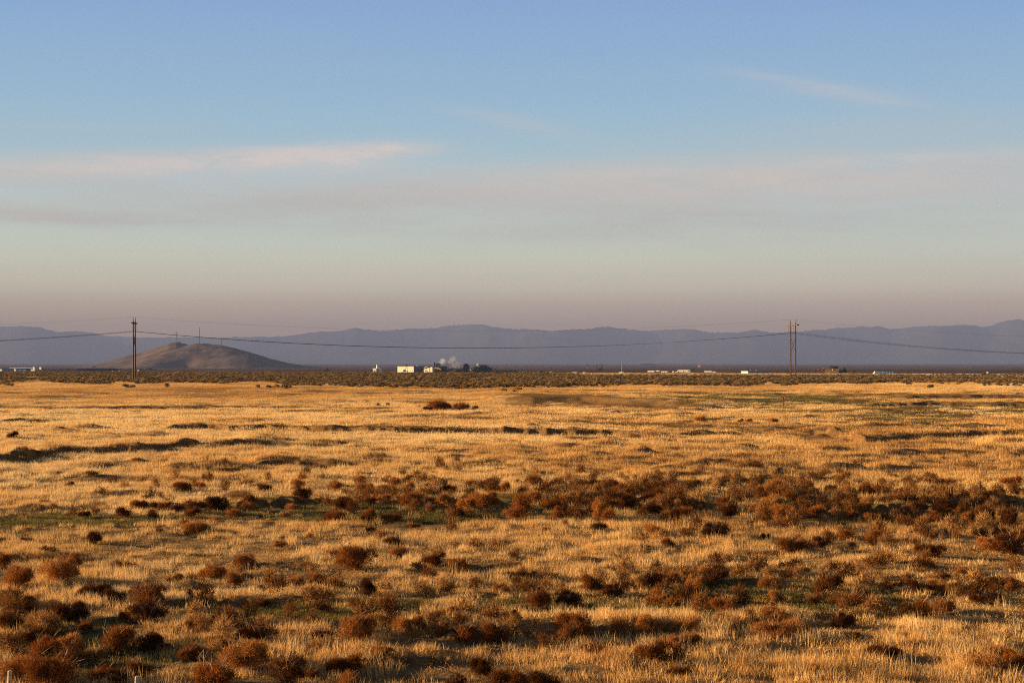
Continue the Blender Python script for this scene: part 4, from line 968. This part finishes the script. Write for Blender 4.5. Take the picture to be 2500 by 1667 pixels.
# steam
def plume(label, pts, rads, dens, seed, colr):
    m, t = mat('steam_%d' % seed)
    p = t.node('ShaderNodeVolumePrincipled'); p.inputs['Color'].default_value = colr; p.inputs['Density'].default_value = dens; p.inputs['Anisotropy'].default_value = 0.1
    oo = t.node('ShaderNodeOutputMaterial'); t.L.new(p.outputs[0], oo.inputs['Volume'])
    g = random.Random(seed); b = MB(); d = D0 + 5
    cx = [Vector((bx_at(u, d), d, HC - (v - VH) / F * d)) for u, v in pts]
    n = 12; rr_ = [r * d / F for r in rads]
    # one closed lumpy sleeve round the centre line
    k = 26; P_ = []; Rr = []
    for i in range(k):
        t_ = i / (k - 1) * (len(cx) - 1); j = min(int(t_), len(cx) - 2); P_.append(cx[j].lerp(cx[j + 1], t_ - j)); Rr.append(max(.12, (rr_[j] * (1 - t_ + j) + rr_[j + 1] * (t_ - j)) * (1 + .28 * math.sin(i * 1.1 + seed) + g.uniform(-.28, .28))))
    b.tube(P_, Rr, 14); b.f = [tuple(reversed(f_)) for f_ in b.f]; o = b.build('steam_plume', m, None, True); o['no_shadow'] = 0
    o.data.transform(Matrix.Translation(-cx[0])); o.location = cx[0]
    del o['no_shadow']; tag(o, label, 'steam', kind='stuff'); return o
plume('thick white steam puff rising right of the mill stacks', [(1073, 890.5), (1077, 886), (1081, 881), (1084, 877.5), (1085, 876)], [3.2, 5.6, 6.4, 5.2, 1.2], .085, 1, (.95, .92, .90, 1))
plume('second slanting steam puff drifting right above the plant', [(1093, 887), (1098, 883), (1104, 878), (1110, 874), (1113, 872)], [2, 5, 6.6, 5.6, 1.6], .04, 2, (.95, .92, .9, 1))
plume('thin grey steam over the yard machinery', [(1092, 903), (1100, 899), (1112, 893), (1122, 889), (1127, 887)], [3, 8, 9, 7, 1], .02, 3, (.9, .9, .9, 1))

# --- settlement right of the centre
WB = [  # u0,u1,vtop,d,roofh,label
    (1396, 1407, 908.2, 1250, 'small white trailer box left of the lone pole'), (1512, 1522, 908.4, 1250, 'white trailer box at the foot of the tall antenna'),
    (1582, 1597, 904.6, 1420, 'white flat-roofed shed, leftmost of the settlement row'), (1599, 1610, 904.6, 1500, 'thin pale roofline shed behind the leftmost white shed'),
    (1615, 1629, 906.0, 1400, 'white shed in the middle of the settlement row'), (1641, 1645, 906.4, 1400, 'tiny white hut between two white sheds'),
    (1649, 1654, 907.0, 1390, 'tiny pale hut just left of the large cream hall'), (1721, 1737, 905.6, 1400, 'white shed standing apart at the right of the settlement'), (1740, 1747, 907.4, 1380, 'small white trailer beside the separate white shed'),
    (1343, 1346, 907.0, 1300, 'tiny white box at the foot of the left pole'), (1423, 1427, 908.4, 1280, 'tiny white box just left of the lone pole')]
for q, (u0, u1, vt, d, lb) in enumerate(WB):
    wide = (u1 - u0) > 9
    building('white_shed', lb, 'shed', u0, u1, vt, d, 3.2, 32 + (q * 7) % 12, M_WHITE if q % 3 else M_CREAM, M_WHITE, .35, group='white sheds of the settlement', kind='flat' if q % 2 else 'gable',
             doors=((.45, .56, 0, .7),) if wide else (), windows=((.12, .2, .35, .65), (.75, .85, .35, .65)) if wide else ())
o, w, h = building('large_hall', 'large cream hall, biggest pale building of the settlement', 'building', 1655, 1680, 902.8, 1410, 8, 32, M_CREAM, M_WHITE, .8, doors=((.55, .6, 0, .8),), windows=((.1, .14, .2, .4), (.75, .8, .2, .4)))
building('hall_annex', 'low white annex at the right end of the large cream hall', 'building', 1680.5, 1685, 906, 1408, 4, 30, M_WHITE, M_WHITE, .4)
tree_obj('round_tree', 'dark round tree right behind the large cream hall', 'tree', 1691, 899.4, 1440, 15, seed=21)
building('front_shed', 'long low white shed in front of the large cream hall', 'building', 1665, 1690, 910.4, 870, 4, 30, M_WHITE, M_CREAM, .4, windows=((.1, .16, .3, .6), (.4, .45, .3, .6), (.7, .76, .3, .6)))
building('low_barn', 'long dark rusty-roofed barn left of the low white shed', 'building', 1630, 1663, 910.0, 900, 6, -8, M_RUSTR, M_RUSTR, .7)
building('low_barn', 'dark barn with a cream gable end at the settlement front', 'building', 1597, 1619, 909.8, 890, 6, -8, M_RUSTR, M_DARKM, .7)
building('gable_shed', 'small cream gabled shed at the right end of a dark barn', 'building', 1617, 1622, 910.0, 884, 4, 34, M_CREAM, M_RUSTR, .5, along='y')
building('low_barn', 'low dark roof beside the foot of the tall antenna', 'building', 1524, 1545, 908.8, 1200, 5, -8, M_RUSTR, M_DARKM, .5)
# poles, antenna, gantry
def small_pole(label, u, vtop, d, arm=True, name='utility_pole', r=.16):
    x = bx_at(u, d); z = gz(x, d); h = ht(vtop, d, z); o = empty(name, (x, d, z), label, 'pole', 'small far utility poles')
    MB().tube([(0, 0, -.3), (0, 0, h)], [r, r * .7], 8).build('pole', M_WOODP, o)
    if arm: MB().box(-1.1, 1.1, -.08, .08, h - 1.1, h - .85).build('crossarm', M_WOODP, o)
    return o
for q, (u, vt, d, arm, lb) in enumerate((
        (1344, 894, 1300, True, 'thin far pole left of the small white trailer'), (1328.5, 899, 1500, False, 'faint short pole beside the dark conical pile'), (1407.5, 900, 1500, False, 'faint pole behind the small white trailer'), (1592.5, 894, 1450, True, 'thin pole above the leftmost white shed'),
        (1631, 897, 1500, False, 'faint pole beside the middle white shed'), (1966, 897, 1500, False, 'faint pole between power pole and bare red trees'), (2131, 893, 1700, False, 'thin far pole at the left end of the white tarp'),
        (2290, 893.5, 1750, True, 'thin far pole on the open plain right of the white tarp'), (2366, 895, 1800, False, 'faint pole on the open plain, middle of the last three'), (2446, 893.5, 1750, True, 'thin far pole nearest the right edge of the photo'))):
    small_pole(lb, u, vt, d, arm)
x = bx_at(1434, 1300); z = gz(x, 1300); h = ht(889.5, 1300, z)
o = empty('utility_pole', (x, 1300, z), 'stout pole with transformer standing left of the steel gantry', 'pole')
MB().tube([(0, 0, -.3), (0, 0, h)], [.22, .16], 8).build('pole', M_WOODP, o); MB().box(-1.3, 1.3, -.08, .08, h - .5, h - .3).build('crossarm', M_WOODP, o); MB().tube([(.45, 0, h - 3), (.45, 0, h - 1.8)], .32, 10).build('transformer', M_STEEL, o)
o, w, h = frame_tower('open steel gantry holding a dark tank, right of stout pole', 1457.5, 1470.5, 889.6, 1250, 3, 'steel_gantry')
x0 = w * .2; b = MB(); b.tube([(x0, 2, 2.9), (w * .85, 2, 2.9)], .75, 12); b.build('tank', M_DARKM, o)
x = bx_at(1518, 1300); z = gz(x, 1300); h = ht(874.5, 1300, z)
o = empty('antenna_mast', (x, 1300, z), 'very tall thin antenna mast above the settlement', 'antenna')
b = MB()
for s_ in range(3): b.tube([(.22 * math.cos(s_ * 2.094), .22 * math.sin(s_ * 2.094), -.2), (.14 * math.cos(s_ * 2.094), .14 * math.sin(s_ * 2.094), h * .8)], .05, 5)
for i in range(14): a = i * 2.094; b.beam((.2 * math.cos(a), .2 * math.sin(a), i * h * .055), (.2 * math.cos(a + 2.094), .2 * math.sin(a + 2.094), (i + 1) * h * .055), .05)
b.build('lattice', M_STEEL, o); MB().tube([(0, 0, h * .78), (0, 0, h)], .07, 6).build('whip', M_STEEL, o)
pile('dirt_cone', 'dark conical heap in front of the plain right of the plant', 1311, 1329, 903.5, 1260, M_DIRTP, seed=4)
# framed earth hut left of the plant
x = bx_at(799, 1150); z = gz(x, 1150); h = ht(898.6, 1150, z); w = 10.5 * 1150 / F
o = empty('ridge_hut', (x, 1150, z), 'orange-brown ridge-shaped hut rising from the sagebrush', 'hut')
MB().prism([(-w, -.4), (w, -.4), (w * .75, h * .45), (.15 * w, h - .1), (-.1 * w, h - .1), (-w * .8, h * .4)], 0, 4).build('earth_body', M_EARTH, o)
MB().beam((-w * 1.05, -.2, h * .1), (0, -.2, h), .3).build('ridge_pole', M_WOODP, o)
# far red house
o, w, h = building('red_house', 'tiny red-roofed house far out on the hazy plain', 'house', 1704, 1710, 889.6, 4500, 6, 30, M_PINK, M_PINK, 1.6, along='y')

# --- farm on the right
o, w, h = building('long_shed', 'long blue-grey shed with a bright white end wall', 'shed', 1812, 1826, 905.2, 860, 16, 46, M_WHITE, M_BLUEW, .35, kind='flat', end=M_BLUEW)  # long side's shade put into the blue-grey facing
building('shed_extension', 'low extension running right from the white-ended shed, its shade coloured blue-grey', 'shed', 1850, 1879, 905.6, 878, 5, -30, M_BLUEW, M_BLUEW, .3, kind='flat', windows=((.2, .3, .3, .6), (.55, .65, .3, .6)))  # continues the shaded long side, shade in the blue-grey colour
for q, (u, lb) in enumerate(((1832, 'small white roof vent on the long blue-grey shed, left'), (1846.5, 'taller white roof vent on the long blue-grey shed, right'))):
    d = 866; x = bx_at(u, d); zt = HC - (905.2 - VH) / F * 860; b = MB(); b.box(-.18, .18, -.18, .18, 0, .38 + .2 * q); b.box(-.24, .24, -.24, .24, .385 + .2 * q, .45 + .2 * q); v_ = b.build('roof_vent', M_WHITE); v_.location = (x, d, zt + .06); tag(v_, lb, 'roof vent', 'roof vents of the blue-grey shed')
clutter('dark parked farm machinery left of the right power pole', 'farm_machinery', 'machinery', 1903, 1929, 906.8, 880, 31, 14, .75)
building('white_box', 'small white box on the ground between the power pole legs', 'box', 1936, 1942, 912.2, 850, 1.5, 30, M_WHITE, M_WHITE, .15, kind='flat')
for q, (u, vt, w_, d) in enumerate(((1990, 901, 12, 905), (1999, 898, 15, 915), (2009, 897.5, 16, 920))):
    tree_obj('bare_tree', ['leafless reddish tree, leftmost and lowest beside the barn', 'leafless reddish tree, middle of three beside the barn', 'leafless reddish tree touching the left end of the barn'][q], 'tree', u, vt, d, w_, M_REDTW, 'bare', 'bare reddish trees left of the barn', 40 + q, 700)
# barn with a rounded roof
d = 880; xa, xb = bx_at(2013, d), bx_at(2044, d); z = gz(xa, d); hb = ht(899.3, d, z); 
o = empty('barn', (xa, d, z), 'brown round-roofed barn among trees, doorway in its shade-coloured end', 'barn', None, math.radians(38))
Lb = (xb - xa) / math.cos(math.radians(38)) ; wb = 6.2
arc = [(wb * .5 * math.cos(t), hb * (math.sin(t) ** .85)) for t in np.linspace(math.pi, 0, 15)]
o.rotation_euler = (0, 0, 0)
ca, sa = math.cos(math.radians(-34)), math.sin(math.radians(-34))
def bp(l, a, zz): return (l * ca - a * sa, l * sa + a * ca, zz)
b = MB(); vs = [bp(0, a + 3, zz) for a, zz in arc] + [bp(Lb * .9, a + 3, zz) for a, zz in arc]; n = len(arc)
b.add(vs, [(i, i + 1, i + 1 + n, i + n) for i in range(n - 1)]); ro = b.build('roof', M_BARNR, o, False)
b = MB(); b.add([bp(Lb * .9 - .05, a * .97 + 3, zz * .97) for a, zz in arc], [tuple(range(n))]); b.add([bp(.05, a * .97 + 3, zz * .97) for a, zz in arc], [tuple(reversed(range(n)))]); b.build('shade_end_wall', M_BLUEW, o)  # barn end's shade put in as blue-grey colour
b = MB(); b.add([bp(Lb * .9 - .01, 3 + a, zz) for a, zz in ((-1.2, 0), (1.2, 0), (1.2, 1.7), (-1.2, 1.7))], [(0, 1, 2, 3)]); b.build('doorway', M_OPEN, o)
b = MB(); b.box(*(lambda c: (c[0] - .25, c[0] + .25, c[1] - .6, c[1] + .1, hb * .55, hb * .85))(bp(Lb * .5, .9, 0))); b.build('roof_lit_spot', M_CREAM, o)  # sunlit spot on the roof, put in as a cream block
tree_obj('farm_tree', 'dark spreading tree rising over the barn roof', 'tree', 2037, 891.2, 895, 24, seed=51, n=1000)
tree_obj('evergreen_tree', 'dark pointed evergreen just right of the barn', 'tree', 2061, 896.5, 880, 17, None, 'cone', None, 52, 1100)
tree_obj('farm_tree', 'small dark round tree standing alone right of the barn', 'tree', 2085.5, 903.2, 880, 13, seed=53, n=600)
building('white_box', 'small white tank box at the foot of the pointed evergreen', 'box', 2056, 2065, 911.2, 862, 2, 28, M_WHITE, M_WHITE, .3)
# long white tarp-covered stack
d = 850; xa, xb = bx_at(2130, d), bx_at(2187, d); z = gz(xa, d); w = xb - xa; g = random.Random(9); V = []; Fc = []; n = 40
prof = [(-1.7, 0), (-1.5, .55), (-.9, .9), (0, 1.0), (.9, .9), (1.5, .55), (1.7, 0)]
for i in range(n):
    t = i / (n - 1); hh_ = (1.28 - .40 * t) * (1 + g.uniform(-.12, .12)) * min(1, t * 12 + .15) * (1 if t < .72 else .75 + .2 * math.sin(t * 40))
    for a, zz in prof: V.append((t * w, a * (1 - .2 * t) - 7.5 * (1 - t), zz * hh_ - .02))
k = len(prof)
for i in range(n - 1):
    for j in range(k - 1): Fc.append((i * k + j, i * k + j + 1, (i + 1) * k + j + 1, (i + 1) * k + j))
Fc.append(tuple(range(k))); Fc.append(tuple(reversed(range((n - 1) * k, n * k))))
me = bpy.data.meshes.new('tarp_stack'); me.from_pydata(V, [], Fc); me.materials.append(M_WHITE); me.update(); o = bpy.data.objects.new('tarp_stack', me); C.objects.link(o); o.location = (xa, d + 6, z); tag(o, 'long low stack under white sheeting right of the barn', 'covered stack')
building('far_hut', 'tiny white hut alone on the far right plain', 'hut', 2409, 2412.5, 907.6, 1250, 2, 30, M_WHITE, M_WHITE, .4)
# --- farm and tree row on the left
DL = 1650
building('long_barn', 'long dark barn with a thin white roof at the far left', 'building', 22, 82, 897.2, DL + 12, 10, -4, M_DARKM, M_CREAM, .9)
building('barn_tower', 'small white raised block on the right end of the white roof', 'building', 80, 84, 895.6, DL + 6, 3, 30, M_WHITE, M_WHITE, .3, kind='flat')
building('beige_block', 'square beige block standing right of the white-roofed barn', 'building', 95, 100.5, 896.2, DL + 12, 3, 30, M_CREAM, M_CREAM, .3, kind='flat')
building('dark_shed', 'dark blue-grey shed at the far left edge', 'building', 3, 36, 899, DL, 8, -6, M_BLUEW, M_DARKM, .4, kind='flat')
for q, (u0, u1, vt, lb) in enumerate(((-6, 4, 901.2, 'pale trailer cut by the left edge of the photo'), (34, 38, 900.8, 'tiny white box before the dark blue-grey shed'), (41, 50, 901.8, 'bright white trailer before the long dark barn, left of its pair'), (51, 60, 902.2, 'paler trailer touching the bright white trailer on its right'), (73, 84.5, 901.4, 'cream trailer below the raised white block'))):
    building('trailer', lb, 'trailer', u0, u1, vt, DL - 14, 2.6, 30, M_WHITE if q != 4 else M_CREAM, M_WHITE, .25, group='trailers by the far left barn', kind='flat', windows=((.2, .35, .4, .7), (.6, .75, .4, .7)) if u1 - u0 > 8 else ())
tg = random.Random(77); protoT = None
def far_tree(u, vt, d, w_, label, group, k):
    return tree_obj('orchard_tree', label, 'tree', u, vt, d, w_, M_EVER, 'round', group, 600 + k, 160)
q = 0
for u in np.arange(103, 196, 5.2):
    far_tree(u + tg.uniform(-1, 1), 899.6 + tg.uniform(-.5, .8), DL, 5.4, 'small dark tree in the even row beside the long open shed', 'dark trees in the row left of the open shed', q); q += 1
for u in np.concatenate([np.arange(287, 297, 4.2), np.arange(312, 383, 6.3)]):
    far_tree(u + tg.uniform(-1.5, 1.5), 899.4 + tg.uniform(-.8, 1.4), DL - 20, 6.2, 'small dark tree below the lone hill around the power pole', 'dark trees below the lone hill', q); q += 1
xa, xb = bx_at(190, DL), bx_at(283, DL); z = gz(xa, DL); w = xb - xa; h = ht(899.8, DL, z)
o = empty('open_shed', (xa, DL, z), 'very long open-sided dark shed with many posts below the hill', 'shed')
MB().box(-.3, w + .3, -.4, 8.4, h - .5, h).build('roof', M_DARKM, o)
b = MB()
for i in range(22): b.box(i / 21 * w - .35, i / 21 * w + .35, 0, .5, -.3, h - .503)
b.build('posts', M_DARKM, o); MB().box(0, w, 8, 8.2, -.3, h - .51).build('back_wall', M_BLUEW, o)
for q, (u, vt, d, lb) in enumerate(((274, 905, DL - 40, 'tiny white box under the right end of the open shed'), (291, 905.6, DL - 60, 'tiny white box between open shed and hill trees'), (337, 903.4, DL - 50, 'tiny white hut just right of the left power pole'))):
    building('white_hut', lb, 'hut', u - 1.3, u + 1.3, vt, d, 1.5, 30, M_WHITE, M_WHITE, .2, kind='flat', group='tiny white huts below the hill')
xh = bx_at(229, 3200); zz1 = max(hill_z(xh, 3200), -3)
# masts on the hill top
def hill_mast(label, u, vtop, d, r, dish=False, name='radio_mast'):
    x = bx_at(u, d); z = hill_z(x, d); h = HC - (vtop - VH) / F * d - z; o = empty(name, (x, d, z), label, 'radio mast', 'radio masts on the hill top')
    b = MB()
    for s_ in range(3): a = s_ * 2.094; b.tube([(r * math.cos(a), r * math.sin(a), -2), (r * .7 * math.cos(a), r * .7 * math.sin(a), h)], .27, 5)
    k = 10
    for i in range(k): a = i * 2.094; b.beam((r * math.cos(a), r * math.sin(a), i * h / k), (r * math.cos(a + 2.094), r * math.sin(a + 2.094), (i + 1) * h / k), .27)
    b.build('lattice', M_DARKM, o)
    if dish:
        for (t_, rr_, sx) in ((.86, 1.5, -1), (.62, 1.3, 1), (.36, 1.7, 1)): MB().tube([(sx * r, -1.2, h * t_), (sx * r, -.7, h * t_), (sx * r, -.2, h * t_)], [rr_, rr_ * .8, .2], 14).build('dish', M_WHITE, o)
    return o
hill_mast('thick lattice mast with dishes on the left hill top', 431, 810, 4530, 1.9, True)
hill_mast('tall hair-thin mast in the middle of the hill top', 487, 799, 4150, .55)
hill_mast('short thin mast on the right shoulder of the hill', 541, 829, 4150, .5)
for q, (u, d, w_, h_, mm, lb) in enumerate(((437, 4500, 9, 3.2, M_DARKM, 'dark equipment hut beside the thick lattice mast'), (489, 4120, 5, 2.6, M_CREAM, 'small pale hut at the foot of the tall thin mast'), (497, 4130, 5, 2.6, M_DARKM, 'small dark hut right of the tall thin mast'), (536, 4120, 5.5, 3, M_WHITE, 'small white hut beside the short right mast'))):
    x = bx_at(u, d); z = hill_z(x, d); o = empty('equipment_hut', (x, d, z), lb, 'hut', 'equipment huts on the hill top'); MB().box(-w_ / 2, w_ / 2, 0, 4, -3, h_).build('wall', mm, o); MB().box(-w_ / 2 - .3, w_ / 2 + .3, -.3, 4.3, h_ + .003, h_ + .5).build('roof', M_GREYW, o)
d = 3350; x = bx_at(229, d); z = max(hill_z(x, d), gz(x, d)); o = empty('farmhouse', (x, d, z), 'small pale farmhouse on the left foot of the hill', 'house')
hw = 5; b = MB(); b.box(-hw, hw, 0, 7, -3, 3); b.build('wall', M_CREAM, o); MB().prism([(-hw - .4, 3.003), (hw + .4, 3.003), (0, 6)], -.5, 7.5).build('roof', M_GREYW, o); MB().box(-1, 1, -.06, -.004, .2, 2.2).build('door', M_OPEN, o)

# ------------------------------------------------------------------ haze
m, t = mat('haze_air')
p = t.node('ShaderNodeVolumePrincipled'); p.inputs['Color'].default_value = (.168, .215, .400, 1); p.inputs['Density'].default_value = HAZE_D; p.inputs['Anisotropy'].default_value = 0.0
oo = t.node('ShaderNodeOutputMaterial'); t.L.new(p.outputs[0], oo.inputs['Volume'])
hz_ = MB().box(-26500, 26500, -26500, 26500, -22, HAZE_TOP).build('haze', m); tag(hz_, 'pale haze over the whole plain', 'haze', kind='stuff')
print('objects', len(bpy.data.objects))
